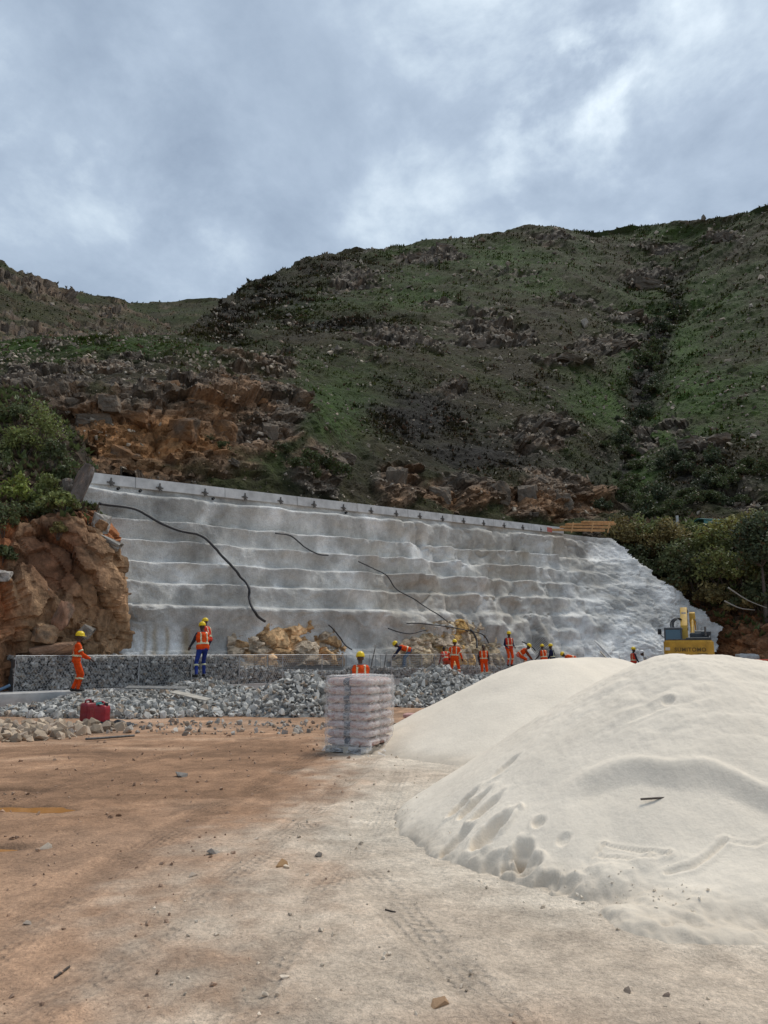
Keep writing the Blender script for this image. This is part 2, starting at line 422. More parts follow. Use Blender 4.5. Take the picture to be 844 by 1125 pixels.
def sheet(cols, nx, ny, smx=4, smy=4):
    xs = np.array([c[0] for c in cols], float); K = np.array([c[1] for c in cols], float)   # ncol,nk,2
    px = np.linspace(xs[0], xs[-1], nx); nk = K.shape[1]
    kk = np.stack([np.stack([np.interp(px, xs, K[:, i, j]) for i in range(nk)], -1) for j in range(2)], -1)
    v = np.linspace(0, nk-1, ny); i = np.minimum(v.astype(int), nk-2); f = (v-i)[:, None]
    py = (kk[:, i, 0].T*(1-f)+kk[:, i+1, 0].T*f); Y = (kk[:, i, 1].T*(1-f)+kk[:, i+1, 1].T*f)
    Y = boxsmooth(boxsmooth(Y, smx, 1), smy, 0); py = boxsmooth(py, max(smy//2, 0), 0)
    PX = np.broadcast_to(px[None], py.shape)
    return PX, py, Y, U(PX, py, Y)
def blobs(PX, PY, L):
    r = np.zeros(PX.shape)
    for x, y, rx, ry, a in L: r = np.maximum(r, a*np.exp(-(((PX-x)/rx)**2+((PY-y)/ry)**2)*1.0))
    return r
def fracture(P, size, seed, an=(1, 1, 1.7), tilt=.25, warp=.25):
    c, s = math.cos(tilt), math.sin(tilt)
    Q = np.stack([P[..., 0]*c+P[..., 2]*s, P[..., 1], -P[..., 0]*s+P[..., 2]*c], -1)*np.array(an)/size
    Q = Q+warp*np.stack([vnoise(Q*1.3, seed+9), vnoise(Q*1.3+5, seed+10), vnoise(Q*1.3+11, seed+12)], -1)
    F1, F2, a, b = worley(Q, seed)
    return (a-.5), F2-F1, b, F1

ROCKS = []
def rock_mesh(seed, n=16, flat=.75):
    r = np.random.default_rng(seed); p = r.normal(size=(n, 3)); p /= np.linalg.norm(p, axis=1, keepdims=True)
    p = np.sign(p)*np.abs(p)**.72; p *= r.uniform(.78, 1.12, (n, 1)); p *= np.array([1.0, r.uniform(.65, .9), r.uniform(.5, flat)])
    b = bmesh.new(); [b.verts.new(q) for q in p]
    res = bmesh.ops.convex_hull(b, input=b.verts[:])
    bmesh.ops.delete(b, geom=[v for v in b.verts if not v.link_faces], context='VERTS')
    bmesh.ops.triangulate(b, faces=b.faces[:]); b.verts.index_update()
    V = np.array([v.co[:] for v in b.verts]); T = np.array([[v.index for v in f.verts] for f in b.faces]); b.free()
    return V/np.abs(V).max(), T
for k in range(14): ROCKS.append(rock_mesh(100+k, 15+k % 5))
ROCKS_LOW = [rock_mesh(140+k, 9+k % 3) for k in range(14)]
def rand_rot(n, r=rng):
    q = r.normal(size=(n, 4)); q /= np.linalg.norm(q, axis=1, keepdims=True); w, x, y, z = q.T
    return np.stack([np.stack([1-2*(y*y+z*z), 2*(x*y-z*w), 2*(x*z+y*w)], -1), np.stack([2*(x*y+z*w), 1-2*(x*x+z*z), 2*(y*z-x*w)], -1), np.stack([2*(x*z-y*w), 2*(y*z+x*w), 1-2*(x*x+y*y)], -1)], 1)
def rock_mass(name, P, S, C, mat, parent=None, RK=None, **k):
    """many small stones joined into one part"""
    RK = RK or ROCKS_LOW; Vs, Ts, Cs = [], [], []; off = 0; n = len(P); Rm = rand_rot(n); which = rng.integers(0, len(ROCKS), n)
    for w in range(len(ROCKS)):
        idx = np.where(which == w)[0]
        if not len(idx): continue
        V, T = RK[w]
        vv = np.einsum('nij,vj->nvi', Rm[idx], V)*np.asarray(S)[idx, None, None]+np.asarray(P)[idx, None, :]
        tt = T[None]+(np.arange(len(idx))*len(V))[:, None, None]+off
        cc = np.repeat(np.asarray(C)[idx], len(V), 0)
        Vs.append(vv.reshape(-1, 3)); Ts.append(tt.reshape(-1, 3)); Cs.append(cc); off += len(idx)*len(V)
    me = mesh_np(name, np.concatenate(Vs), None, mat, False, np.concatenate(Cs), np.concatenate(Ts))
    return link(name, me, parent, kind='stuff', **k)
ROCKME = {}
def rock_obj(name, w, colkey, col, mat, parent, loc, s, rot=None, **kw):
    key = (w, colkey)
    if key not in ROCKME:
        V, T = ROCKS[w]; ROCKME[key] = mesh_np('stone_mesh', V, None, mat, False, np.tile(col, (len(V), 1)), T)
    o = link(name, ROCKME[key], parent, **kw); o.location = loc; o.scale = s if hasattr(s, '__len__') else (s, s, s)
    o.rotation_euler = rot if rot is not None else (random.uniform(-.4, .4), random.uniform(-.4, .4), random.uniform(0, 6.28))
    return o
BIG = {}
def big_rock(seed, n=5, size=1.0):
    """weathered block: angular hull, faces broken up a little"""
    r = np.random.default_rng(seed*7+1); p = r.uniform(-1, 1, (26, 3)); p = np.sign(p)*np.abs(p)**.45*np.array([1, .85, .85])
    b = bmesh.new(); [b.verts.new(q) for q in p]
    bmesh.ops.convex_hull(b, input=b.verts[:]); bmesh.ops.delete(b, geom=[v for v in b.verts if not v.link_faces], context='VERTS')
    bmesh.ops.triangulate(b, faces=b.faces[:])
    for _ in range(3): bmesh.ops.subdivide_edges(b, edges=[e for e in b.edges if e.calc_length() > .22], cuts=1); bmesh.ops.triangulate(b, faces=b.faces[:])
    b.verts.index_update(); V = np.array([v.co[:] for v in b.verts]); F = np.array([[v.index for v in f.verts] for f in b.faces]); b.free()
    fr, ed, c, _ = fracture(V+seed*3.1, .7, seed, (1, 1, 1.6)); V = V+(V/np.linalg.norm(V, axis=1, keepdims=True))*(.13*fr+.05*fbm(V*4+seed, 3, seed)-.05*np.exp(-ed*14))[:, None]
    return V, F
GREY = np.array([.235, .192, .148]); ORANGE = np.array([.30, .155, .07]); PALE = np.array([.36, .31, .25]); BROWN = np.array([.15, .105, .075])
def big_obj(name, seed, col, ck, parent, loc, s, rot, **kw):
    key = (seed, ck)
    if key not in BIG:
        V, F = big_rock(seed); n = fbm(V*1.7+seed, 3, seed)[:, None]; n2 = fbm(V*3.+seed+7, 3, seed+3)[:, None]
        C = col*(1+.35*n)+np.clip(n2-.1, 0, 1)*np.array([.10, .03, -.01])
        C = C*(.75+.5*np.clip(fbm(V*1.1+seed+3, 3, seed+5)[:, None]+.5, 0, 1)); gk = np.clip(fbm(V*1.3+seed+11, 3, seed+6)[:, None]*1.6, 0, .8); C = C*(1-gk)+GREY*.55*gk; BIG[key] = mesh_np('boulder_mesh', V, None, M['rock'], False, np.clip(C, .01, 1), F)
    o = link(name, BIG[key], parent, **kw); o.location = loc; o.scale = s; o.rotation_euler = rot; return o

# shapes of the two sand heaps, also used for the sand trodden in around them
def seg_d(x, y, a, b):
    a = np.array(a, float); b = np.array(b, float); ab = b-a; t = np.clip(((x-a[0])*ab[0]+(y-a[1])*ab[1])/(ab@ab), 0, 1)
    return np.hypot(x-a[0]-t*ab[0], y-a[1]-t*ab[1]), t
def smax(a, b, k): h = np.clip(.5+.5*(a-b)/k, 0, 1); return b*(1-h)+a*h+k*h*(1-h)
def heap_base1(x, y):
    d, t = seg_d(x, y, (2.95, 7.75), (5.6, 8.6)); w = .25*fb2(x, y, .55, 3, 701)
    h = 1.84-.55*t**2-.66*np.sqrt((d*(1+.12*w))**2+.30)+.10+.05*w
    d2, t2 = seg_d(x, y, (2.55, 6.95), (4.8, 7.0)); h2 = 1.00-.64*np.sqrt(d2**2+.16)+.20
    d3, _ = seg_d(x, y, (2.0, 7.7), (2.9, 7.7)); h3 = .88-.60*np.sqrt(d3**2+.12)+.14
    h = smax(h, h2, .30); h = smax(h, h3, .25)
    return h
def heap_base2(x, y):
    d, t = seg_d(x, y, (3.0, 14.2), (4.3, 15.2)); w = .25*fb2(x, y, .45, 3, 711)
    h = 1.55-.54*np.sqrt((d*(1+.10*w))**2+.5)+.31+.05*w
    d2, _ = seg_d(x, y, (2.35, 13.5), (3., 13.8)); return smax(h, .90-.50*np.sqrt(d2**2+.3)+.2, .3)

# ------------------------------------------------------------------ ground
TRACKS = [([(20, 1124), (150, 1040), (270, 950), (350, 885), (415, 830), (450, 800)], .14), ([(-40, 1060), (110, 960), (230, 890), (320, 845), (390, 800), (440, 778)], .17),
          ([(-120, 930), (40, 868), (180, 832), (300, 808), (400, 785)], .16), ([(560, 1124), (470, 1040), (400, 960), (330, 905)], .13), ([(250, 1124), (330, 1010), (400, 925), (440, 850)], .12)]
TRK = [(np.array([G(x, y)[:2] for x, y in spline(np.array(p, float), 40)]), w) for p, w in TRACKS]
PUD = [(G(24, 887)[:2], .50, .16), (G(-2, 929)[:2], .24, .085), (G(8, 866)[:2], .4, .10)]
def track_field(x, y):
    d = np.full(x.shape, 9.); s = np.zeros(x.shape); k = np.zeros(x.shape)
    for ti, (p, w) in enumerate(TRK):
        acc = 0
        for i in range(len(p)-1):
            a, b = p[i], p[i+1]; ab = b-a; L = np.linalg.norm(ab); t = np.clip(((x-a[0])*ab[0]+(y-a[1])*ab[1])/L**2, 0, 1)
            dd = np.hypot(x-a[0]-t*ab[0], y-a[1]-t*ab[1])/w
            sgn = np.sign((x-a[0])*ab[1]-(y-a[1])*ab[0])
            m_ = dd < d; d = np.where(m_, dd, d); s = np.where(m_, acc+t*L, s); k = np.where(m_, sgn*dd*w, k); acc += L
    return d, s, k
def beige_mask(x, y):
    # pale sand spilt over the right-hand side of the yard
    px, py = proj(np.stack([x, y, np.zeros_like(x)], -1)); infront = y > 1.0
    e = np.where(y > 1.5, x-(-1.25+.11*(y-4)), x+.9)
    n = fb2(x, y, .55, 4, 3)*.9+fb2(x, y, 2.2, 4, 5)*.45
    n = n+.5*fb2(x, y, 5, 4, 6); m_ = sstep(-.75, .75, e+n)*(1-sstep(13, 19, y+n*2))
    m_ *= 1-.75*np.exp(-(((x-.55)/.6)**2+((y-3.4)/.5)**2))*(.6+fb2(x, y, 3, 3, 8))
    return np.clip(m_, 0, 1)
def ground_h(x, y):
    h = .035*fb2(x, y, .35, 3, 21)+.018*fb2(x, y, 1.6, 4, 22)
    near = np.exp(-np.maximum(0, np.hypot(x, y)-9)/8)
    h = h+near*(.016*fb2(x, y, 6., 5, 23, .62)+.012*np.abs(fb2(x, y, 2.6, 4, 24)))
    d, s, k = track_field(x, y)
    prof = (-np.exp(-d**4)*.016+.010*np.exp(-((d-1.25)/.22)**2)+.006*np.exp(-d**4)*np.cos(k*2*math.pi/.075)*0)
    tread = 0*d
    h = h+prof*(.6+.6*fb2(x, y, .5, 3, 30))+tread*near
    for c, a, b in PUD:
        q = ((x-c[0])/a)**2+((y-c[1])/b)**2; h = h-.06*np.exp(-q*.9)
    return h
def axis_pts(parts):
    return np.unique(np.concatenate([np.linspace(a, b, n) for a, b, n in parts]))
gx = axis_pts([(-400, -60, 12), (-60, -16, 26), (-16, -5, 60), (-5, 4.2, 240), (4.2, 16, 50), (16, 60, 22), (60, 400, 12)])
gy = axis_pts([(-400, -40, 12), (-40, 1, 20), (1.0, 2.4, 14), (2.4, 9, 220), (9, 16, 100), (16, 30, 50), (30, 70, 24)])
GX, GY = np.meshgrid(gx, gy); GZ = ground_h(GX, GY)
bm_ = beige_mask(GX, GY)[..., None]
n1 = fb2(GX, GY, .9, 4, 41)[..., None]; n2 = fb2(GX, GY, .28, 3, 42)[..., None]; n3 = fb2(GX, GY, 4.5, 4, 43)[..., None]
n4 = fb2(GX, GY, 1.9, 5, 44, .65)[..., None]; brown = np.array([.325, .190, .112])*(1+.26*n1+.28*n3+.32*n4)+np.clip(n2+.12, 0, 1)*np.array([.16, .14, .115])
beige = np.array([.56, .455, .35])*(1+.18*n1+.18*n3+.16*n4)
gc = brown*(1-bm_)+beige*bm_
far_ = sstep(6, 11, GY)[..., None]*(1-bm_); sk1 = fbm(np.stack([GX*.5, GY*1.5, GX*0], -1), 5, 48, .6)[..., None]; gc = gc*(1+far_*(.50*sk1+.0)); gc = gc+far_*np.clip(sk1-.12, 0, 1)*np.array([.22, .19, .15])
td, ts, tk = track_field(GX, GY); gc = gc*(1-.16*np.exp(-td**4)[..., None]*(1-.4*bm_)*(.8+1.2*n4)+.12*np.exp(-((td-1.3)/.3)**2)[..., None]*(.6+n4))
wet = np.zeros(GX.shape)
for c, a, b in PUD: wet = np.maximum(wet, np.exp(-(((GX-c[0])/(a*1.25))**2+((GY-c[1])/(b*1.35))**2)**2))
gc = gc*(1-.40*wet[..., None])
hb_ = np.maximum(heap_base1(GX, GY), heap_base2(GX, GY)); sk_ = (sstep(-.55, -.02, hb_+.22*fb2(GX, GY, 1.4, 5, 46)+.12*n3[..., 0]))[..., None]; gc = gc*(1-sk_)+np.array([.62, .535, .43])*(1+.15*n3+.1*n4)*sk_
ground = link('ground', mesh_np('ground', np.stack([GX, GY, GZ], -1), grid_faces(len(gx), len(gy)), M['ground'], True, np.clip(gc, .02, 1)), kind='structure')
at_ = ground.data.color_attributes.new('Trk', 'FLOAT_COLOR', 'POINT'); tc_ = np.ones((GX.size, 4), np.float32); tc_[:, 0] = tk.ravel(); tc_[:, 1] = ts.ravel(); tc_[:, 2] = (np.exp(-(td*.85)**4)).ravel(); at_.data.foreach_set('color', tc_.ravel())
for i, (c, a, b) in enumerate(PUD[:2]):
    ang = np.linspace(0, 2*math.pi, 48, endpoint=False); rr = np.stack([c[0]+1.25*a*np.cos(ang), c[1]+1.5*b*np.sin(ang), np.full(48, -.026+.0*i)], -1)
    lvl = float(ground_h(np.array([c[0]]), np.array([c[1]]))[0])+.022; rr[:, 2] = lvl
    V = np.concatenate([rr, [[c[0], c[1], lvl]]]); T = np.stack([np.arange(48), (np.arange(48)+1) % 48, np.full(48, 48)], -1)
    link('puddle', mesh_np('puddle', V, None, M['water'], True, None, T), kind='structure')

# ------------------------------------------------------------------ hillsides
GRASS = np.array([.027, .041, .007]); SCRUB = np.array([.013, .011, .007]); DRY = np.array([.036, .0285, .0115]); EARTH = np.array([.105, .066, .042])
def road_knots(px):
    z = float(ztop(np.array(float(px))))-.45; d0 = float(dt(np.array(float(px))))
    out = []
    for Y in (d0+.35, d0+6.5):
        out.append((float(proj(ZY(px, z, Y))[1]), Y))
    return out
def colA(px, L):
    k = road_knots(max(px, 60)) if px >= 60 else [(560, 36), (540, 40)]
    py, Y = L[-1]; P = U(px, py, Y); back = [(float(proj(ZY(px, P[2]-6, Y+22))[1]), Y+22), (float(proj(ZY(px, P[2]-45, Y+70))[1]), Y+70)]
    return (px, k+list(L)+back)
colsA = [colA(*c) for c in [
    (-260, [(425, 43), (400, 60), (390, 68), (386, 74), (382, 80)]), (0, [(428, 42), (402, 60), (390, 68), (382, 76), (376, 84)]),
    (100, [(425, 42), (400, 60), (386, 69), (377, 78), (371, 86)]), (200, [(428, 45), (400, 62), (384, 74), (375, 84), (367, 94)]),
    (235, [(432, 46.5), (402, 66), (385, 80), (365, 105), (341, 130)]), (265, [(435, 48), (405, 70), (385, 90), (352, 125), (317, 165)]),
    (330, [(450, 51), (415, 75), (385, 98), (340, 140), (289, 195)]), (390, [(490, 58), (440, 75), (385, 105), (330, 150), (273, 215)]),
    (440, [(500, 60), (445, 79), (385, 110), (325, 158), (271, 225)]),
    (500, [(520, 62), (450, 84), (385, 115), (320, 165), (262, 235)]), (560, [(523, 65), (455, 87), (388, 118), (317, 170), (252, 248)]), (610, [(527, 68), (460, 90), (390, 122), (316, 177), (249, 258)]),
    (655, [(540, 70), (470, 92), (400, 125), (325, 187), (257, 272)]), (700, [(545, 72), (480, 94), (410, 130), (330, 195), (248, 280)]),
    (780, [(540, 70), (480, 88), (410, 118), (325, 175), (239, 250)]), (844, [(540, 68), (480, 84), (410, 110), (320, 160), (227, 225)]),
    (1080, [(540, 64), (480, 78), (400, 98), (300, 150), (190, 205)])]]
PXA, PYA, YA, PA = sheet(colsA, 580, 400, 5, 5)
# the gully runs up the hill: deeper where the stream has cut in
gcl = np.array([(690, 575), (688, 520), (692, 470), (708, 430), (724, 390), (738, 350), (742, 310), (762, 270), (800, 240)], float)
gxc = np.interp(-PYA, -gcl[:, 1], gcl[:, 0])
gxc = gxc+9*fbm(PA*.06, 3, 50)+5*fbm(PA*.2, 3, 49); gully = np.exp(-((PXA-gxc)/11)**2); gw = np.exp(-((PXA-gxc)/48)**2)
YA = YA*(1+.085*gw*sstep(590, 520, PYA)*sstep(225, 300, PYA))
crest = sstep(0, 1, (np.arange(400)/399.*8)[:, None]*np.ones((1, 580))-6.0)
PA = U(PXA, PYA, YA); NA = grid_normals(PA); NA *= np.sign(np.sum(NA*(np.array([0, 0, 1.6])-PA), -1, keepdims=True)+1e-6)
rockL = [(472, 282, 40, 9, 1), (390, 305, 34, 16, .75), (433, 376, 60, 16, .9), (529, 362, 40, 22, .85), (493, 432, 20, 10, .7), (312, 455, 26, 34, 1), (325, 352, 16, 8, .6), (433, 535, 34, 34, 1),
         (796, 260, 18, 9, 1), (711, 300, 32, 14, .9), (725, 272, 38, 9, .8), (688, 351, 34, 9, .9), (664, 378, 40, 11, 1), (624, 398, 32, 8, .9), (570, 372, 30, 12, .7), (640, 330, 34, 12, .6), (594, 482, 40, 28, .9),
         (600, 550, 75, 34, 1), (520, 545, 60, 26, 1), (708, 480, 20, 18, .8), (775, 490, 40, 14, .8), (820, 545, 34, 18, .7), (350, 520, 40, 36, 1), (812, 425, 34, 30, .35), (740, 470, 24, 14, .6), (560, 300, 40, 12, .5), (610, 262, 30, 7, .6), (480, 330, 30, 10, .4),
         (160, 480, 150, 62, 1), (40, 440, 70, 42, 1), (260, 450, 70, 60, 1), (300, 405, 40, 20, .6), (120, 405, 110, 9, .55), (230, 392, 80, 9, .6), (60, 385, 80, 6, .5), (-100, 460, 120, 60, 1)]
rockM = blobs(PXA, PYA, rockL)
rk = np.clip(rockM*1.5+.85*fbm(PA*np.array([.09, .14, .40]), 4, 51)+.30*fbm(PA*np.array([.5, .6, 1.1]), 3, 52)-.40, 0, 1); rk = sstep(.12, .5, rk)
dist = np.linalg.norm(PA, axis=-1)
f1, e1, c1, _ = fracture(PA, 5.0, 61, (1, .7, 1.9), .16); f2, e2, c2, _ = fracture(PA, 1.5, 64, (1, .8, 1.7), .2); f3, e3, c3, _ = fracture(PA, .55, 67, (1, .9, 1.5), .1)
NH = NA*np.array([1, 1, .35]); NH /= np.linalg.norm(NH, axis=-1, keepdims=True); NA = NA*(1-rk[..., None])+NH*rk[..., None]
nearf = np.clip(1.25-dist/150, .35, 1)
ow = blobs(PXA, PYA, [(170, 490, 140, 55, 1), (560, 552, 110, 24, .8)]); disp = rk*(2.0*(1+.5*ow)*f1*np.clip(dist/70, .6, 1.4)+.95*(1-.45*ow)*f2*np.clip(dist/70, .7, 1.6)+.34*f3-.22*np.exp(-e2*9)-.35*np.exp(-e1*8))+(1-rk)*(.45*fbm(PA*.35, 3, 55)+.28*fbm(PA*1.2, 3, 56))+1.1*np.clip(dist/80, .35, 2.6)*fbm(PA*.055, 4, 57)
PA2 = PA+NA*disp[..., None]
gr = blobs(PXA, PYA, [(762, 435, 70, 42, 1), (671, 445, 44, 34, 1), (705, 520, 34, 34, 1.2), (715, 350, 40, 26, .8), (750, 385, 34, 50, .95), (688, 410, 28, 60, .9), (735, 470, 50, 30, .9), (700, 330, 40, 30, .6), (440, 320, 70, 30, .75), (560, 285, 70, 22, .75), (370, 450, 40, 45, .95), (330, 400, 40, 14, .6), (90, 382, 140, 12, .9), (600, 300, 60, 30, .5), (790, 330, 70, 50, .6), (840, 430, 50, 60, .6), (460, 285, 70, 14, .5), (340, 330, 50, 25, .5), (740, 255, 70, 12, .6)])
sc = blobs(PXA, PYA, [(460, 460, 62, 34, 1), (520, 500, 90, 26, .85), (369, 357, 56, 11, 1), (721, 385, 18, 44, 1), (705, 430, 18, 40, 1), (775, 520, 60, 34, .9), (711, 311, 30, 10, .7), (688, 351, 25, 6, .8), (250, 348, 34, 24, 1.0), (300, 325, 60, 26, .8), (360, 300, 60, 14, .5), (600, 430, 50, 30, .3), (660, 520, 30, 30, .5), (380, 290, 60, 14, .4), (340, 520, 25, 30, .8)])  # dark scrub, plus one flat band painting the shade of a rock overhang
sc = np.maximum(sc, gully*.85*sstep(600, 540, PYA)*sstep(260, 330, PYA))
nn = fbm(PA*.10, 4, 71); nb = fbm(PA*.5, 3, 72); nc = fbm(PA*2.0, 2, 73)
g = np.clip(.34+gr*.9+.75*nn+.5*nb-.05, 0, 1)[..., None]; s_ = np.clip(sc*1.25+.45*fbm(PA*.2+9, 3, 74)+.35*nc-.05, 0, 1)[..., None]
CA = DRY*(1-g)+(GRASS*(1-gr[..., None])+np.array([.036, .070, .008])*gr[..., None])*g; CA = CA*(1-s_)+SCRUB*s_; CA = CA*(1+.25*nc[..., None])
orange_m = np.clip(blobs(PXA, PYA, [(170, 490, 130, 50, 1.35), (250, 440, 50, 45, .9), (433, 540, 24, 30, .9), (600, 556, 100, 26, .85), (510, 556, 90, 20, .8), (300, 420, 30, 12, .4), (250, 398, 40, 10, .5)])+.5*fbm(PA*.35, 3, 75)-.05, 0, 1)[..., None]*(.55+.45*c1[..., None])
RC = (GREY*.60*(.35+1.15*c2[..., None]))*(1-orange_m)+(np.array([.30, .150, .062])*(.45+.9*c2[..., None]))*orange_m
RC = RC*(.82+.36*c3[..., None]); lich = np.clip(fbm(PA*.9, 3, 77)-.12, 0, 1)[..., None]; RC = RC*(1-.5*lich*2)+lich*np.array([.03, .03, .02])
CA = CA*(1-rk[..., None])+RC*rk[..., None]
hill = link('hillside', mesh_np('hillside', PA2, grid_faces(580, 400), M['terrain'], False, np.clip(CA, .008, 1)), kind='structure')

def simple_hill(name, crest_pts, foot_py, dfoot, dcrest, seed, nx=260, ny=110, rocky=.5):
    cols = []
    for x, y in crest_pts:
        P = U(x, y, dcrest); back = (float(proj(ZY(x, P[2]-40, dcrest+70))[1]), dcrest+70)
        cols.append((x, [(foot_py+20, dfoot-8), (foot_py, dfoot), ((foot_py+y)/2, dfoot*.45+dcrest*.55), (y, dcrest), back]))
    PX, PY, Y, P = sheet(cols, nx, ny, 3, 3); Nn = grid_normals(P); Nn *= np.sign(np.sum(Nn*(np.array([0, 0, 1.6])-P), -1, keepdims=True)+1e-6)
    r_ = sstep(.1, .5, .5*rocky+.7*fbm(P*np.array([.12, .12, .25]), 4, seed)-.05)
    a1, b1, cc, _ = fracture(P, 2.6, seed+2); a2, b2, cd, _ = fracture(P, 1.2, seed+5)
    P2 = P+Nn*(r_*(2.0*a1+1.1*a2-.4*np.exp(-b1*8))+.6*fbm(P*.2, 3, seed+7)+1.4*fbm(P*.05, 2, seed+8))[..., None]
    n_ = fbm(P*.15, 4, seed+9)[..., None]; n2_ = fbm(P*1.3, 2, seed+10)[..., None]; g_ = np.clip(.40+.6*n_, 0, 1)
    C = (DRY*1.15*(1-g_)+GRASS*1.1*g_)*(1+.35*n2_); rc = GREY*.55*(.5+.9*cd[..., None]); rc = rc*(1-.35*cc[..., None])+ORANGE*.3*cc[..., None]
    C = C*(1-r_[..., None])+rc*r_[..., None]
    o = link(name, mesh_np(name, P2, grid_faces(nx, ny), M['terrain'], False, np.clip(C, .008, 1)), kind='structure')
    return o, PX, PY, P2, Nn, r_
hillB = simple_hill('left_hill', [(-420, 190), (-200, 235), (-80, 262), (0, 285), (21, 296), (45, 306), (67, 317), (85, 331), (110, 350), (140, 374), (170, 400)], 398, 92, 165, 201, rocky=.75)
hillB2 = simple_hill('middle_ridge', [(-60, 305), (20, 308), (71, 315), (100, 321), (136, 329), (150, 338), (175, 352), (205, 368), (240, 395)], 400, 130, 215, 231, 220, 90, .55)
hillC = simple_hill('far_ridge', [(0, 325), (70, 329), (139, 330), (180, 330), (225, 327), (252, 326), (300, 331), (340, 345)], 395, 190, 310, 261, 220, 90, .15)

# loose rocks over the hills: the larger ones as boulders, the rest as one scatter
def scatter_on(P, N_, W, n):
    w = W.ravel()/W.sum(); idx = rng.choice(len(w), n, p=w)
    return P.reshape(-1, 3)[idx], N_.reshape(-1, 3)[idx], idx
vis = (PYA < 575)*(PXA > -120)*(PXA < 960)*(crest < .02)
Wr = vis*(.11+rk*.75+.25*blobs(PXA, PYA, [(812, 425, 40, 60, 1), (640, 430, 60, 60, .6), (560, 430, 70, 40, .8), (390, 310, 40, 20, 1), (820, 540, 40, 20, 1), (440, 380, 70, 30, .6)]))*(.3+np.clip(fbm(PA*.15, 3, 81)+.3, 0, 1))*(1-.8*blobs(PXA, PYA, [(170, 490, 130, 45, 1)]))
pts, nrm, idx = scatter_on(PA2, NA, Wr, 11500)
dd = np.linalg.norm(pts, axis=1); size_px = rng.gamma(2.0, .85, len(pts))+.75
S = np.minimum(size_px*dd/FPX*.6, 1.7)
om = orange_m.ravel()[idx][:, None]; C = GREY*.9*(1-om)+np.array([.26, .135, .06])*om; C = C*rng.uniform(.4, 1.4, (len(pts), 1)); pale = rng.random(len(pts)) < .28; pale &= (om[:, 0] < .35); C[pale] = PALE*rng.uniform(.55, 1.1, (pale.sum(), 1))
rock_mass('loose_rocks', pts, S, C, M['rock'], hill)
Wp = vis*(.06+1.6*np.clip(rk-.15, 0, 1)*np.clip(1.3-rk, 0, 1)+.5*blobs(PXA, PYA, rockL))*np.clip(.05+2.2*fbm(PA*np.array([.12, .15, .35]), 4, 83), .02, 2)*(1-.85*blobs(PXA, PYA, [(170, 490, 140, 50, 1)]))*np.clip(dist/90, .5, 1.5)
pts, nrm, idx = scatter_on(PA2, NA, Wp, 3000); dd = np.linalg.norm(pts, axis=1); S = np.minimum((rng.gamma(2.2, .75, len(pts))+1.0)*dd/FPX*.62, 1.9)
rock_mass('pale_rocks', pts+nrm*S[:, None]*.25, S, PALE*np.array([1, .96, .90])*rng.uniform(.55, 1.45, (len(pts), 1)), M['rock'], hill)
pts, nrm, idx = scatter_on(PA2, NA, Wr*rk*sstep(120, 40, dist)+Wr*.15*rk, 170)
for p, i_ in zip(pts, idx):
    d_ = np.linalg.norm(p); s0 = random.uniform(4.2, 9)*d_/FPX*.6; o_m = float(orange_m.ravel()[i_]) > .4
    big_obj('boulder', random.randint(1, 9), np.array([.20, .108, .054]) if o_m else GREY*.62, 'o' if o_m else 'g', hill, p, (s0*random.uniform(.8, 1.5), s0, s0*random.uniform(.6, 1.0)), (random.uniform(-.2, .2), random.uniform(-.3, .3), random.uniform(0, 6.28)))
def hillY(px, py):
    i = np.argmin((PXA-px)**2+(PYA-py)**2+1e6*(crest > .05)); return PA2.reshape(-1, 3)[i]
for (px, py, sx, sz, sd, ck) in [(64, 427, 12, 10, 3, 'g'), (93, 449, 24, 13, 4, 'g'), (120, 441, 15, 13, 5, 'g'), (45, 428, 9, 9, 2, 'g'), (78, 437, 10, 9, 7, 'g'), (185, 424, 14, 9, 6, 'o'), (240, 408, 22, 9, 8, 'o'), (311, 440, 9, 18, 1, 'g'), (326, 452, 10, 12, 2, 'g'), (300, 470, 12, 14, 4, 'g'),
                             (493, 433, 13, 9, 3, 'g'), (524, 378, 12, 9, 4, 'g'), (465, 283, 20, 8, 5, 'g'), (490, 278, 14, 7, 6, 'g'), (433, 530, 14, 24, 7, 'g'), (375, 505, 16, 9, 8, 'g'), (405, 386, 12, 8, 1, 'g'), (444, 384, 14, 8, 2, 'g'), (600, 478, 14, 12, 3, 'g'), (800, 258, 14, 7, 4, 'g'), (712, 312, 22, 10, 5, 'g'), (668, 378, 22, 8, 6, 'g'), (690, 350, 18, 6, 7, 'g'), (760, 488, 17, 8, 8, 'g'), (790, 484, 14, 8, 9, 'g'), (708, 495, 9, 9, 1, 'g'), (620, 398, 20, 6, 2, 'g'),
                             (540, 548, 16, 18, 3, 'g'), (575, 545, 14, 16, 4, 'g'), (615, 552, 16, 14, 5, 'g'), (480, 545, 15, 14, 6, 'g'), (150, 455, 22, 14, 9, 'o'), (200, 470, 22, 20, 2, 'o'), (250, 470, 18, 18, 3, 'o'), (140, 490, 20, 16, 1, 'o')]:
    p = hillY(px, py); k = np.linalg.norm(p)/FPX*.80
    big_obj('boulder', sd, np.array([.20, .108, .054]) if ck == 'o' else GREY*.62, ck, hill, p-np.array([0, -.25*sx*k, .15*sz*k]), (sx*k, sx*k*.8, sz*k*1.15), (random.uniform(-.1, .1), random.uniform(-.15, .15), random.uniform(-.4, .4)))
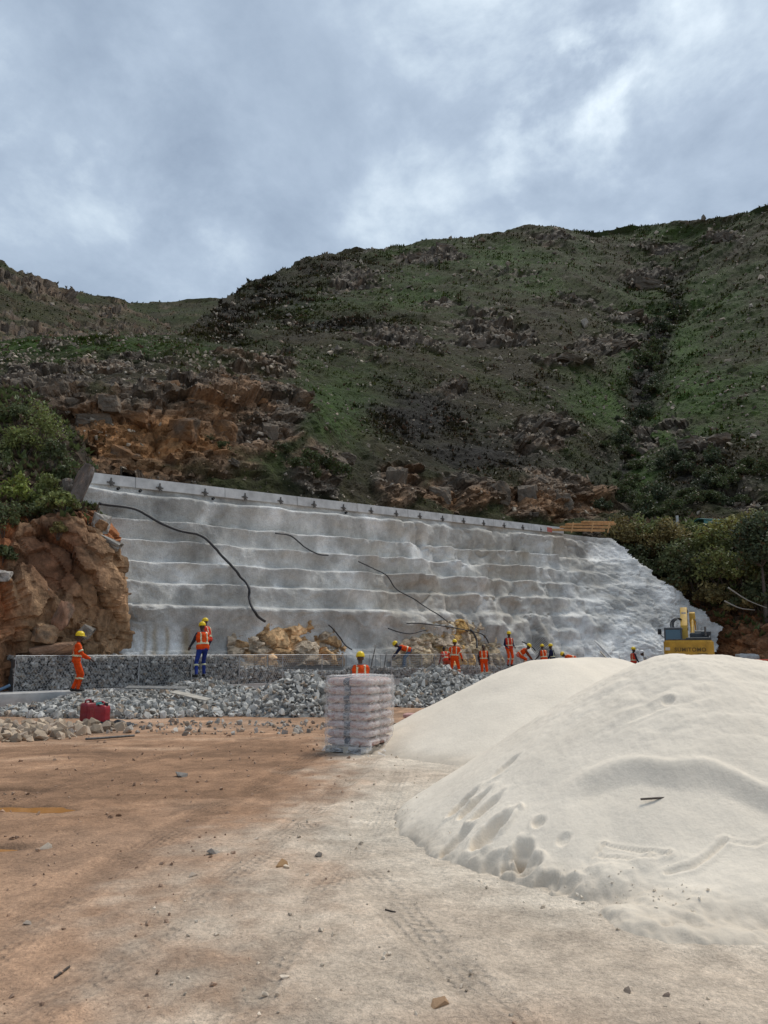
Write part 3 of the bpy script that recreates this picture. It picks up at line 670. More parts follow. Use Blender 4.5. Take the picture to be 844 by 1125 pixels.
for hb in (hillB, hillB2, hillC):
    o, PX, PY, P2, Nn, r_ = hb
    w = (.06+r_)*(PX > -60)*(PX < 320); w[int(w.shape[0]*.74):] = 0
    pts, nrm, idx = scatter_on(P2, Nn, w, 1500 if hb is not hillC else 250); dd = np.linalg.norm(pts, axis=1)
    S = np.minimum((rng.gamma(2.0, .55, len(pts))+.45)*dd/FPX*.55, 1.2); C = GREY*rng.uniform(.35, 1.1, (len(pts), 1)); k = rng.random(len(pts)) < .3; C[k] = ORANGE*rng.uniform(.25, .6, (k.sum(), 1))
    rock_mass('loose_rocks', pts, S, C, M['rock'], o)

# low fynbos growing over the slopes: nobody could count it
def tufts(name, P, size, C, parent, blades=5, mat=None):
    n = len(P); V = np.zeros((n, blades, 3, 3)); a = rng.uniform(0, 2*math.pi, (n, blades)); lean = rng.uniform(.35, .98, (n, blades)); hh = size[:, None]*rng.uniform(.5, 1.1, (n, blades)); w = hh*.55
    dirv = np.stack([np.cos(a)*lean, np.sin(a)*lean, np.sqrt(1-lean**2)], -1); side = np.stack([-np.sin(a), np.cos(a), np.zeros_like(a)], -1)
    base = P[:, None, :]+dirv*hh[..., None]*.1-np.array([0, 0, .05])
    tw = rng.uniform(-.5, .5, (n, blades, 1))
    V[:, :, 0] = base+side*w[..., None]*.7; V[:, :, 1] = base-side*w[..., None]*.7; V[:, :, 2] = base+dirv*hh[..., None]+side*w[..., None]*tw
    T = np.arange(n*blades*3).reshape(-1, 3)
    CC = np.repeat(C*rng.uniform(.8, 1.7, (n, 1)), blades*3, 0)*rng.uniform(.8, 1.2, (n*blades*3, 1))
    return link(name, mesh_np(name, V.reshape(-1, 3), None, mat or M['leaf'], False, CC, T), parent, kind='stuff')
Wv = vis*(1-rk*.90)*(.25+s_[..., 0]*1.6+.2*g[..., 0])*np.clip(dist/90, .5, 1.6)*np.clip(.15+1.6*fbm(PA*.25, 4, 82), .04, 2)
pts, nrm, idx = scatter_on(PA2, NA, Wv, 54000); dd = np.linalg.norm(pts, axis=1)
cs = s_.reshape(-1)[idx][:, None]; cg = g.reshape(-1)[idx][:, None]
C = (DRY*1.3*(1-cg)+GRASS*1.5*cg)*(1-cs)+SCRUB*1.5*cs; reddish = rng.random(len(pts)) < .10; C[reddish] = np.array([.075, .045, .03])
size = np.clip(dd/FPX*rng.gamma(3, .42, len(pts))+.05, .08, .75)*(1+.5*cs[:, 0])
tufts('hill_scrub', pts, size, C, hill, 4)
for hb, n_ in ((hillB, 5500), (hillB2, 4500), (hillC, 3500)):
    o, PX, PY, P2, Nn, r_ = hb; w = (1.1-r_)*(PX > -60)*(PX < 330); w[int(w.shape[0]*.75):] = 0
    pts, nrm, idx = scatter_on(P2, Nn, w, n_); dd = np.linalg.norm(pts, axis=1); C = np.where(rng.random((n_, 1)) < .5, GRASS*1., DRY*.9)
    tufts('hill_scrub', pts, np.clip(dd/FPX*rng.gamma(3, .36, n_), .15, .8), C, o, 4)
# ------------------------------------------------------------------ near banks
def bank(name, cols, nx, ny, seed, colfn, amp=(1.2, .7, .25), rockf=None, smx=3, smy=3, sizes=(2.2, .9, .35), an=(1, 1, 1.25)):
    PX, PY, Y, P = sheet(cols, nx, ny, smx, smy); Nn = grid_normals(P); Nn *= np.sign(np.sum(Nn*(np.array([0, 0, 1.6])-P), -1, keepdims=True)+1e-6)
    Nn = boxsmooth(boxsmooth(Nn, 6, 0), 6, 1); Nn /= np.linalg.norm(Nn, axis=-1, keepdims=True)
    q = [fracture(P, s, seed+i*7, an, .45, .07) for i, s in enumerate(sizes)]
    r_ = np.ones(PX.shape) if rockf is None else rockf(PX, PY, P)
    d_ = r_*(amp[0]*q[0][0]+amp[1]*q[1][0]+amp[2]*q[2][0]-.10*amp[0]*np.exp(-q[0][1]*12)-.14*amp[1]*np.exp(-q[1][1]*12))+.14*fbm(P*.8, 4, seed+30)+(1-r_)*.15*fbm(P*3, 3, seed+31)
    P2 = P+Nn*d_[..., None]
    C = colfn(PX, PY, P, q, r_)
    return link(name, mesh_np(name, P2, grid_faces(nx, ny), M['cliff'], False, np.clip(C, .008, 1)), kind='structure'), PX, PY, P2, Nn
def col_left(PX, PY, P, q, r_):
    n = fbm(P*.6, 4, 301)[..., None]; c1_ = q[1][2][..., None]; c0_ = q[0][2][..., None]
    c2_ = q[2][2][..., None]; C = np.array([.42, .165, .066])*(.45+.85*c1_)*(.8+.4*c2_)*(1+.4*n); lo_ = sstep(640, 700, PY)[..., None]; C = C*(1-.5*lo_)+np.array([.44, .28, .16])*(.5+.8*c1_)*.5*lo_; C = np.where(c0_ > .62, np.array([.40, .25, .14])*(.5+.75*c1_), C); C = np.where(c0_ < .16, np.array([.16, .12, .095])*(.6+.7*c1_), C)
    up = (sstep(575, 545, PY+12*fbm(P*.7, 3, 303)))[..., None]; soil = np.array([.045, .034, .022])*(1+.5*n); C = C*(1-up)+soil*up
    band = np.clip(1.2*np.exp(-((PX-62)/48)**2-((PY-612)/44)**2)+.3*n[..., 0], 0, .85)[..., None]; C = C*(1-band)+np.array([.20, .092, .05])*(.55+.7*c2_)*(1+.6*n)*band
    return C
def rf_left(PX, PY, P): return 1-.75*sstep(565, 535, PY)
bank_left, lPX, lPY, lP, lN = bank('rock_bank', [
    (-420, [(800, 15), (760, 15.5), (660, 17.5), (590, 19.5), (540, 22), (470, 27), (415, 33), (400, 40)]),
    (-120, [(790, 19), (760, 19.5), (660, 20.5), (590, 22), (545, 24), (480, 28.5), (425, 34), (410, 40)]),
    (0, [(770, 22.6), (745, 23.0), (660, 23.6), (600, 24.6), (555, 25.6), (500, 29), (438, 34), (425, 40)]),
    (40, [(765, 24.8), (740, 25.0), (670, 24.8), (610, 25.4), (562, 26.4), (510, 29.5), (450, 34), (432, 40)]),
    (85, [(765, 26.0), (740, 26.1), (680, 25.7), (620, 25.7), (560, 26.6), (540, 29), (500, 34), (470, 40)]),
    (112, [(765, 26.9), (740, 26.9), (690, 26.2), (640, 25.9), (580, 26.6), (562, 28.5), (552, 32), (540, 36)]),
    (136, [(765, 28.5), (740, 28.4), (700, 27.6), (650, 26.9), (600, 27.0), (585, 29), (575, 32), (565, 36)]),
    (142, [(765, 31), (740, 31), (700, 30.5), (650, 30), (605, 30), (592, 31), (580, 33), (570, 36)])], 250, 280, 311, col_left, (1.1, .62, .30), rf_left, 2, 3, (3.4, 1.2, .42), (1, 1, .62))
def col_right(PX, PY, P, q, r_):
    n = fbm(P*.5, 4, 401)[..., None]; c = q[1][2][..., None]; C = np.array([.25, .11, .045])*(.5+.75*c)*(1+.4*n)
    k = np.clip(fbm(P*.35+4, 3, 402)*1.4+.25, 0, 1)[..., None]; C = C*(1-k*.5)+np.array([.13, .095, .07])*k*.5
    up = sstep(676, 655, PY+10*fbm(P*.5, 3, 403)-.16*(PX-790))[..., None]; return C*(1-up)+np.array([.045, .032, .02])*(1+.4*n)*up
def rb(px, lst): return (px, lst)
bank_right, rPX, rPY, rP, rN = bank('earth_bank', [
    (640, [(740, 54), (715, 55), (690, 56), (640, 57), (590, 58), (578, 60), (572, 66)]),
    (700, [(740, 52.0), (715, 52.4), (680, 53.2), (640, 54.5), (600, 56), (580, 58.5), (572, 66)]),
    (760, [(740, 50.6), (715, 51.0), (690, 51.6), (650, 52.6), (610, 54.5), (582, 57.5), (573, 65)]),
    (800, [(742, 47.4), (718, 48.0), (688, 49.2), (650, 50.0), (610, 53), (582, 56.5), (573, 64)]),
    (844, [(745, 44), (722, 44.8), (695, 47), (650, 49.0), (610, 52), (582, 56), (573, 63)]),
    (1150, [(770, 33), (740, 34), (690, 38), (640, 43), (600, 47), (580, 51), (570, 58)])], 230, 170, 411, col_right, (.5, .45, .2), None, 3, 3)

# ------------------------------------------------------------------ shotcrete wall
LEDGE = np.array([.395, .505, .61, .715, .82])
def wall_hk(f):
    """horizontal setback and height, both 0..1, for the stepped profile"""
    kn_f = [0., .18, .20]; kn_h = [0., .16, .20]; kn_k = [0., .19, .195]
    prev = .195
    for i, L_ in enumerate(LEDGE):
        kn_f += [L_-.022, L_, L_+.02]; 
        kn_k += [L_-.012, L_+.002, L_+.010]; base = .20+.75*(i/5.)
        kn_h += [base+.035+.012*i*0, base+.075, base+.135]
    kn_f += [.955, 1.0]; kn_k += [.96, 1.0]; kn_h += [.985, 1.0]
    return np.interp(f, kn_f, kn_h), np.interp(f, kn_f, kn_k)
def wall_pt(px, f, step=1.0):
    px = np.asarray(px, float); f = np.asarray(f, float)
    h, k = wall_hk(f); h = f*(1-step)+h*step; k = f*(1-step)+k*step
    Y = db(px)*(1-h)+dt(px)*h; z = .05*(1-k)+(ztop(px)-.42)*k
    return ZY(px, z, Y)
def wall_at(px, py):
    fs = np.linspace(0, 1, 400); P = wall_pt(np.full(400, float(px)), fs, .6); q = proj(P)[1]
    return float(fs[np.argmin(np.abs(q-py))])
WN = np.array([.70, -.66, .28]); WN /= np.linalg.norm(WN)
nxw, nyw = 520, 290
wpx = np.linspace(88, 800, nxw); wf = np.linspace(0, 1, nyw); WPX, WF = np.meshgrid(wpx, wf)
q0 = wall_pt(WPX, WF, 0.)
left_clean = 1-sstep(380, 470, WPX+40*fbm(q0*.25, 3, 501))
right_rough = sstep(622, 680, WPX+25*fbm(q0*.4, 3, 502))
stepamt = np.clip(.42+left_clean*(.52+.75*fbm(q0*np.array([.35, .35, .9]), 3, 507))+.75*sstep(.0, .45, fbm(q0*np.array([.3, .3, .5]), 3, 503)+.2)*(1-left_clean), 0, 1.02)*(1-.8*right_rough)
ledge_wob = .044*fbm(q0*np.array([.30, .30, .5]), 3, 504)+.012*fbm(q0*1.4, 3, 505)
WP = wall_pt(WPX, np.clip(WF+ledge_wob*sstep(0, .1, WF)*sstep(1, .93, WF), 0, 1), stepamt)
mid = (1-left_clean)*(1-right_rough)
tb = np.concatenate([[.20], LEDGE, [.965]]); fw0 = np.clip(WF+ledge_wob*sstep(0, .1, WF)*sstep(1, .93, WF), 0, 1); ti = np.clip(np.searchsorted(tb, fw0)-1, 0, len(tb)-2)
tq = np.clip((fw0-tb[ti])/(tb[ti+1]-tb[ti]), 0, 1); over = np.where(fw0 > .2, tq**1.4, 0)*np.where(tq > .84, np.sqrt(np.clip((1-tq)/.16, 0, 1)), 1)*(.46+.24*fbm(q0*.6, 3, 506))
WPD = np.stack([WP[..., 0]+.6*WP[..., 2], WP[..., 1], WP[..., 2]-.6*WP[..., 0]], -1)
d_ = .26*fbm(WP*.5, 4, 510)+.06*fbm(WP*3.0, 4, 511)+mid*(.55*fbm(WP*np.array([.40,.40,.3]), 3, 512)+.16*fbm(WP*1.1+3, 4, 513)-.20*np.exp(-np.abs(fbm(WP*np.array([.7,.7,.35]), 3, 518))*16))+right_rough*(.42*fbm(WP*.45, 3, 514)-.16*np.exp(-np.abs(fbm(WPD*np.array([1.3,1.3,.5]), 4, 515))*11)+.15*fbm(WPD*np.array([3.2,3.2,1.6]), 5, 516, .62))
d_ += .3*sstep(640, 700, WPX); d_ += over*np.clip(stepamt, 0, 1)*(1-right_rough); low = sstep(.36, .12, WF)*left_clean; d_ += low*(.22*fbm(WP*.9, 4, 517))
# creased rock under thin spray in the lower left corner
crn = np.exp(-((WPX-125)/34)**2-((proj(WP)[1]-690)/36)**2); fr, ed, _, _ = fracture(WP, .7, 520, (1, 1, .6), .7); d_ += crn*(.7*fr-.3*np.exp(-ed*9)+.12*fbm(WP*5, 3, 523))
d_ *= sstep(1.0, .95, WF)*.9+.1
WP2 = WP+WN*d_[..., None]; wqx, wqy = proj(WP2)
edge_x = np.interp(wqy, [570, 585, 610, 640, 665, 690, 705, 760], [656, 668, 692, 724, 762, 790, 786, 770])+6*fbm(WP*.9, 4, 521)+5*fbm(WP*3, 3, 522)
keep = (WPX < edge_x)
fm = keep[:-1, :-1] & keep[1:, 1:] & keep[:-1, 1:] & keep[1:, :-1]
nA = fbm(WP*np.array([.35, .35, .5]), 4, 530)[..., None]; nB = fbm(WP*1.3, 4, 531)[..., None]; nC = fbm(WP*np.array([1.2, 1.2, .25]), 4, 532)[..., None]
WC = np.array([.525, .512, .475])*(1+.34*nA+.18*nB+.34*nC)
white = np.clip((fbm(WP*.6+7, 4, 533)-.02)*1.6+.55*right_rough-.15*left_clean+.35*np.exp(-((wqx-225)/60)**2-((wqy-572)/14)**2)+.45*np.exp(-((wqx-345)/60)**2-((wqy-575)/12)**2)+.3*sstep(.38, .2, WF), 0, 1)[..., None]
WC = WC*(1-white)+np.array([.88, .87, .83])*(1+.15*nB)*white
tan = np.clip(mid*(fbm(WP*.5+2, 3, 534)+.28)+.9*np.exp(-((wqx-455)/45)**2-((wqy-655)/34)**2), 0, 1)[..., None]; WC = WC*(1-.55*tan)+np.array([.50, .44, .35])*.55*tan
st = np.zeros(wqx.shape)
for x_, w_ in ((170, 3.2), (184, 2.2), (205, 4.5), (160, 1.6)): st = np.maximum(st, np.exp(-((wqx-x_-2*fbm(WP*2, 2, 535))/w_)**2)*sstep(684, 694, wqy+6*fbm(WP*3, 2, 536)))
WC = WC*(1-.6*st[..., None])+np.array([.40, .29, .14])*.6*st[..., None]
dark = np.clip((fbm(WP*1.5+12, 4, 537)-.15)*1.7, 0, 1)[..., None]*(.3+.7*mid[..., None]+.9*right_rough[..., None]+1.2*crn[..., None]); WC = WC*(1-.5*np.clip(dark, 0, 1))+np.array([.19, .185, .175])*.5*np.clip(dark, 0, 1)
V, F, Cc = compact(WP2.reshape(-1, 3), grid_faces(nxw, nyw, fm), np.clip(WC, .02, 1).reshape(-1, 3))
wall = empty('shotcrete_wall', (0, 30, 0), label='long grey sprayed concrete retaining wall with stepped ledges below the mountain road', cat='retaining wall')
def child_np(name, V, F, mat, parent, smooth=True, colors=None, T=None, **k):
    """mesh in world coordinates, stored relative to a parent that is only translated or turned"""
    bpy.context.view_layer.update(); off = np.array(parent.matrix_world.translation)
    rz = parent.rotation_euler.z; V = np.asarray(V, float)-off
    if rz: c, s = math.cos(-rz), math.sin(-rz); V = np.stack([V[:, 0]*c-V[:, 1]*s, V[:, 0]*s+V[:, 1]*c, V[:, 2]], -1)
    return link(name, mesh_np(name, V, F, mat, smooth, colors, T), parent, **k)
child_np('sprayed_face', V, F, M['shotcrete'], wall, True, Cc)
# outcrops left bare of concrete
def outcrop(px0, px1, pyt, pyb, seed, col, amp=.55):
    nx_, ny_ = 90, 70; cx, rx = (px0+px1)/2, (px1-px0)/2; a = np.linspace(-1, 1, nx_); b = np.linspace(0, 1.05, ny_); A_, B_ = np.meshgrid(a, b)
    fbm_e = .25*fbm(np.stack([A_*2, B_*2, A_*0+seed], -1), 3, seed); rr = A_**2+(B_)**2+fbm_e
    f0, f1_ = wall_at(cx, pyb), wall_at(cx, pyt)
    P = wall_pt(cx+rx*A_, f0+(f1_-f0)*B_, .6); fr, ed, c_, _ = fracture(P, .8, seed, (1, 1, 1.1), .5); fr2, ed2, c2_, _ = fracture(P, .32, seed+4, (1, 1, 1.1), .3)
    P = P+WN*(amp*np.clip(1-rr, -.6, 1)+.10+.42*fr+.2*fr2-.12*np.exp(-ed*9))[..., None]
    C = np.array(col)*(.6+.7*c_[..., None])*(.8+.4*c2_[..., None]); pl = (hsh((c_*1000), (c_*77), (c_*5), seed) > .6)[..., None]; C = np.where(pl, np.array([.50, .40, .29])*(.8+.3*c2_[..., None]), C)
    child_np('bare_rock', P.reshape(-1, 3), grid_faces(nx_, ny_), M['cliff'], wall, False, C.reshape(-1, 3), label='bare orange rock showing through the sprayed concrete')
outcrop(250, 378, 676, 735, 601, (.62, .40, .21), .42); outcrop(425, 550, 686, 740, 611, (.58, .46, .30), .32)
outcrop(474, 524, 684, 740, 621, (.62, .38, .14), .6)
# coping: precast lengths with joints, anchor crosses on the face
ANCH = [121, 174.4, 224, 267.7, 306.7, 343.5, 375.7, 406, 433.6, 459.5, 484.4, 507.5, 529.5, 552, 572.6, 592]
joints = [99]+[(ANCH[i]+ANCH[i+1])/2 for i in range(0, 15, 2)]+[618]
def beam_pt(px): return ZY(px, ztop(np.array(px)), dt(np.array(px)))
for a, b in zip(joints[:-1], joints[1:]):
    p0, p1 = beam_pt(a), beam_pt(b); d = Vector(p1-p0); L_ = d.length; d.normalize()
    nrm_ = Vector((d.y, -d.x, 0)).normalized(); upv = d.cross(nrm_)*-1
    if upv.z < 0: upv = -upv
    Mx = Matrix((d, -nrm_, upv)).transposed().to_4x4(); mid_ = (Vector(p0)+Vector(p1))/2-upv*.22-nrm_*.10
    bb = BM(); b2 = bmesh.new(); bmesh.ops.create_cube(b2, size=1); bmesh.ops.scale(b2, vec=(L_-.014, .42, .44), verts=b2.verts); bmesh.ops.bevel(b2, geom=b2.edges[:], offset=.015, segments=2, affect='EDGES')
    bb._merge(b2, Matrix.Translation(mid_-wall.location) @ Mx); bb.done('coping_length', M['beam'], wall)
for x_ in ANCH:
    p = Vector(beam_pt(x_)); d = (Vector(beam_pt(x_+2))-Vector(beam_pt(x_-2))).normalized(); nrm_ = Vector((d.y, -d.x, 0)).normalized()
    c = p+nrm_*.128-Vector((0, 0, .33))-wall.location; rot = (0, -math.asin(d.z)*0, math.atan2(d.y, d.x))
    bb = BM(); bb.box((.32, .035, .055), c, rot); bb.box((.05, .045, .34), c+Vector((0, 0, .02))+nrm_*.012, rot); bb.box((.12, .05, .12), c+nrm_*.02, rot)
    bb.cyl(c+nrm_*.0, c+nrm_*.10, .025); bb.box((.22, .03, .03), c+Vector((0, 0, -.06))+d*.03+nrm_*.01, (0, .6, rot[2]))
    bb.done('anchor_cross', M['steel'], wall)
for x_, y_ in ((152, 542), (232, 549), (378, 564), (128, 536)):
    f_ = .975; p = Vector(wall_pt(x_, f_))+Vector(WN)*.1-wall.location; BM().cyl(p, p+Vector(WN)*.12, .06).done('drain_pipe', M['rubber'], wall)
# ------------------------------------------------------------------ hoses on the wall
def hose(pix, r, label, n=60, lift=.16):
    pts = []
    for x_, y_ in spline(np.array(pix, float), n):
        f_ = wall_at(x_, y_); i = int(np.clip((x_-88)/(800-88)*(nxw-1), 0, nxw-1)); j = int(np.argmin(np.abs(wqy[:, i]-y_))); pts.append(WP2[j, i]+WN*lift)
    pts = np.array(pts); pts = boxsmooth(pts, 2, 0); V, F, T = polytube(pts, r, 8)
    o = link('hose', mesh_np('hose', V, F, M['hose'], True, None, T), None, label, 'hose', 'black hoses hanging on the wall')
hose([(101, 557), (128, 560), (150, 565), (172, 580), (195, 588), (215, 592), (235, 612), (255, 633), (265, 646), (268, 668), (274, 680), (285, 686)], .055, 'long thick black hose snaking down the left of the grey wall', 60, .34)
hose([(294, 589), (312, 591), (326, 600), (341, 611), (355, 613)], .035, 'short black hose across the upper middle of the wall', 30, .34)
hose([(385, 619), (405, 628), (420, 636), (430, 650), (448, 660), (470, 676), (484, 686)], .03, 'thin black hose hanging down the middle of the wall', 40, .38)
hose([(350, 690), (362, 702), (372, 713), (378, 718)], .03, 'black hose end beside the left patch of bare rock', 24, .55)
hose([(418, 693), (430, 697), (445, 699), (455, 696), (463, 695)], .03, 'black hose lying on pale wall above the bending worker', 24, .4)
hose([(434, 690), (445, 690), (470, 692), (500, 697), (520, 702), (527, 712)], .03, 'curved black hose over the right patch of bare rock', 34, .75)
hose([(504, 697), (509, 705), (510, 718)], .05, 'short grey hose hanging over ochre rock block', 20, .9)
hose([(568, 706), (577, 710), (585, 716)], .035, 'short hose at the wall foot above bending worker', 14, .2)

# concrete skirt of the corner and tall slab stone by the bushes
def place_big(name, seed, col, ck, px, py, Y, sx, sy, sz, rot, parent=None, **kw):
    p = U(px, py, Y); k = Y/FPX
    return big_obj(name, seed, np.array(col), ck, parent, p, (sx*k, sy*k, sz*k), rot, **kw)
place_big('boulder', 3, (.19, .165, .15), 'slab', 89, 531, 27.2, 9, 9, 28, (0, .30, .3), bank_left, label='tall leaning grey slab at the end of the coping')
place_big('boulder', 5, (.20, .18, .16), 'slab2', 75, 540, 27.4, 7, 8, 18, (0, -.1, .8), bank_left)
place_big('boulder', 2, (.36, .35, .32), 'pal', 118, 596, 26.6, 16, 14, 8, (.1, .45, .2), bank_left)
place_big('boulder', 6, (.34, .32, .29), 'pal2', 111, 575, 26.9, 10, 10, 13, (.1, .2, .4), bank_left)
place_big('boulder', 7, (.36, .22, .14), 'pk', 58, 716, 24.7, 24, 12, 11, (0, -.12, .1), bank_left)
place_big('boulder', 8, (.36, .235, .14), 'pk2', 50, 697, 24.6, 15, 10, 14, (0, .2, .6), bank_left)
place_big('boulder', 1, (.30, .17, .11), 'pk3', 70, 676, 24.8, 9, 10, 20, (0, .35, .2), bank_left)
place_big('boulder', 2, (.33, .30, .26), 'gy', 94, 694, 25.2, 8, 8, 10, (0, .5, .2), bank_left)
place_big('boulder', 4, (.42, .39, .35), 'wh', 3, 633, 23.6, 9, 8, 8, (0, .1, .2), bank_left)
place_big('boulder', 8, (.40, .34, .28), 'wh2', 49, 649, 25.0, 6, 5, 5, (0, .3, .2), bank_left)

# ------------------------------------------------------------------ sand heaps
def ray_hit(px, py, hf, y0=2.0, y1=40.0):
    Y = np.linspace(y0, y1, 4000); P = U(px, py, Y); hh = hf(P[:, 0], P[:, 1]); k = np.where(P[:, 2] <= hh)[0]
    return P[k[0]] if len(k) else P[-1]
def skirt(h, g, k=.16): return smax(h, g, k)
SCARP = [ray_hit(px, py, heap_base1) for px, py in ((612, 874), (640, 858), (671, 845), (705, 841), (741, 846), (780, 848), (812, 858), (850, 876), (900, 900))]
PR = {}
def stamps(x, y, h):
    def prints():
        out = []
        for (px, py, L_, w_, a_, dep) in [(508, 884, .15, .05, 28, .05), (521, 884, .15, .045, 28, .05), (535, 888, .14, .05, 28, .05), (540, 915, .18, .09, 30, .085), (500, 926, .13, .05, 30, .045), (575, 933, .085, .075, 80, .075), (566, 947, .08, .08, 0, .05), (581, 952, .08, .10, 20, .05), (545, 952, .09, .10, 30, .03), (603, 975, .08, .08, 0, .045), (623, 981, .075, .06, 0, .035), (556, 843, .13, .05, 25, .03), (592, 905, .05, .05, 0, .03), (619, 922, .05, .05, 0, .02), (735, 772, .05, .035, 0, .02), (715, 780, .22, .07, 5, .015)]:
            p = ray_hit(px, py, heap_base1); out.append((p[0], p[1], L_, w_, R(a_), dep))
        return out
    if 'p' not in PR: PR['p'] = prints()
    for px, py, L_, w_, a_, dep in PR['p']:
        c, s = math.cos(a_), math.sin(a_); u = ((x-px)*c+(y-py)*s)/L_; v = (-(x-px)*s+(y-py)*c)/w_; q = u*u+v*v
        q = q*(1+.5*fb2(x, y, 9, 2, 729)); h = h-dep*1.25*np.exp(-q**3)+dep*.42*np.exp(-((np.sqrt(q)-1.3)/.22)**2)*(.7+fb2(x, y, 12, 2, 730))
    return h
def line_groove(x, y, h, pix, w, dep, hf):
    key = str(pix)
    if key not in PR: PR[key] = [ray_hit(a, b, hf)[:2] for a, b in pix]
    p = PR[key]; d = np.full(x.shape, 9.)
    for a, b in zip(p[:-1], p[1:]): d = np.minimum(d, seg_d(x, y, a, b)[0])
    return h-dep*np.exp(-(d/w)**2)+dep*.6*np.exp(-((d-1.9*w)/w)**2)
def heap1(x, y):
    h = heap_base1(x, y)
    # a slumped scoop below a curved lip on the near face
    sx = np.array([p[0] for p in SCARP]); sy = np.array([p[1] for p in SCARP]); ly = np.interp(x, sx, sy)+.03*fb2(x, y, 3, 3, 720)
    inside = sstep(sx[0]-.05, sx[0]+.35, x); t = (ly-y)
    h = h-inside*(.07*(.8+.5*fb2(x, y, 1.5, 3, 735))*sstep(-.03, .14, t)*(1-.9*sstep(.15, 1.5, t)))+.025*inside*np.exp(-((t+.06)/.06)**2)
    h = stamps(x, y, h)
    for pix, w, dep in (([(660, 924), (700, 927), (735, 931)], .012, .016), ([(657, 940), (700, 938), (737, 931)], .012, .016), ([(732, 955), (760, 947), (775, 935), (796, 914)], .016, .022), ([(800, 915), (830, 918), (844, 912)], .012, .012), ([(652, 943), (664, 923)], .012, .014)):
        h = line_groove(x, y, h, pix, w, dep, heap_base1)
    n = fb2(x, y, 2.2, 4, 721); up = sstep(.5, 1.2, h)
    h = h+.024*n+.010*fb2(x*1.6, y*.7, 6, 5, 722, .6)*(.5+up)+up*.034*np.abs(fb2(x*.8, y*1.6, 3.0, 4, 723))
    g = ground_h(x, y); toe = np.exp(-((h-g-.02)/.13)**2); out = smax(h, g-.02, .06)
    lump = np.clip(fb2(x, y, 3.5, 5, 724)+.02, 0, 1)*toe*.07*(.3+np.clip(fb2(x, y, .8, 2, 728)+.4, 0, 1))+toe*.015*fb2(x, y, 13, 3, 725)
    band = np.exp(-((h+.16)/.15)**2)*sstep(.6, 1.6, x)*(1-sstep(4.6, 5.2, x)); out = out+band*(.10*np.clip(fb2(x, y, 2.6, 5, 727, .6)+.05, 0, 1)+.03*np.abs(fb2(x, y, 8, 3, 728)))
    p = G(745, 1008); q = ((x-p[0])/.55)**2+((y-p[1])/.20)**2; p2 = G(660, 985); q2 = ((x-p2[0])/.4)**2+((y-p2[1])/.12)**2; p3 = G(800, 1030); q3 = ((x-p3[0])/.5)**2+((y-p3[1])/.14)**2
    out = out+lump+.10*np.exp(-q)*(.7+.5*fb2(x, y, 5, 3, 726))+.06*np.exp(-q2)*(.6+fb2(x, y, 8, 3, 727))+.06*np.exp(-q3)
    return out-.045*sstep(.055, -.02, out-g+.03*fb2(x, y, 7, 4, 734))
def heap2(x, y):
    h = heap_base2(x, y)+.03*fb2(x, y, 1.6, 4, 731)+.012*fb2(x, y, 5, 3, 732)
    g = ground_h(x, y); toe = np.exp(-((h-g-.02)/.12)**2)
    out = smax(h, g-.015, .10)+toe*.06*np.clip(fb2(x, y, 4, 4, 733)+.1, 0, 1); return out-.04*sstep(.02, -.002, out-g)
def heap_obj(name, hf, xs, ys, label):
    X, Y = np.meshgrid(xs, ys); Z = hf(X, Y); g = ground_h(X, Y); m_ = (Z-g) > -.04
    fm_ = m_[:-1, :-1] | m_[1:, 1:] | m_[:-1, 1:] | m_[1:, :-1]
    hgt = np.clip(Z-g, 0, 2)[..., None]; n = fb2(X, Y, .8, 4, 741)[..., None]; n2_ = fb2(X, Y, 3, 4, 742)[..., None]
    damp = np.clip(fb2(X, Y, .5, 3, 743)*.8+.3, 0, 1)[..., None]
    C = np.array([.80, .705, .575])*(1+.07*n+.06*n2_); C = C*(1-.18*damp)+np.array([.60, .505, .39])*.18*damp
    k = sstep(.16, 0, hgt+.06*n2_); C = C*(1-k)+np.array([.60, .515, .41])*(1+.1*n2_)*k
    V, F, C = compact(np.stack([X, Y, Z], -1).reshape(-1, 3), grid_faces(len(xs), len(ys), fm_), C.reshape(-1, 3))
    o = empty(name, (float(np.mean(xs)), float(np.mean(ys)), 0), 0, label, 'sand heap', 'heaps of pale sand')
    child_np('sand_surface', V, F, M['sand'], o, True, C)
heap_obj('sand_heap', heap1, axis_pts([(-.6, 4.6, 330), (4.6, 9.5, 90)]), axis_pts([(3.5, 8.2, 310), (8.2, 12, 80)]), 'nearest big heap of pale sand with footprints on its flank')
tn = 2600; xs = rng.uniform(-.2, 4.6, tn*6); ys = rng.uniform(3.6, 8.4, tn*6); hb = heap_base1(xs, ys); m_ = np.exp(-((hb+.02)/.16)**2)*np.clip(.35+fb2(xs, ys, 1.3, 3, 745)*1.6, 0, 1) > rng.random(tn*6); xs, ys = xs[m_][:tn], ys[m_][:tn]
S = .003+.014*rng.random(len(xs))**5; zz = np.maximum(heap1(xs, ys), ground_h(xs, ys))
SAND_CLODS = (np.stack([xs, ys, zz+S*.2], -1), S, np.array([.72, .63, .51])*rng.uniform(.85, 1.2, (len(xs), 1)))
heap_obj('sand_heap', heap2, np.linspace(-.8, 9, 150), np.linspace(10.4, 19, 130), 'second heap of pale sand behind the footprinted one')
tw = ray_hit(719, 880, heap1); V, F, T = polytube(np.array([tw+[-.10, 0, .012], tw+[0, -.01, .02], tw+[.10, .01, .022]]), [.008, .009, .006], 6)
link('twig', mesh_np('twig', V, F, M['bark'], True, None, T), None, 'short dark stick lying on the near sand heap', 'stick')

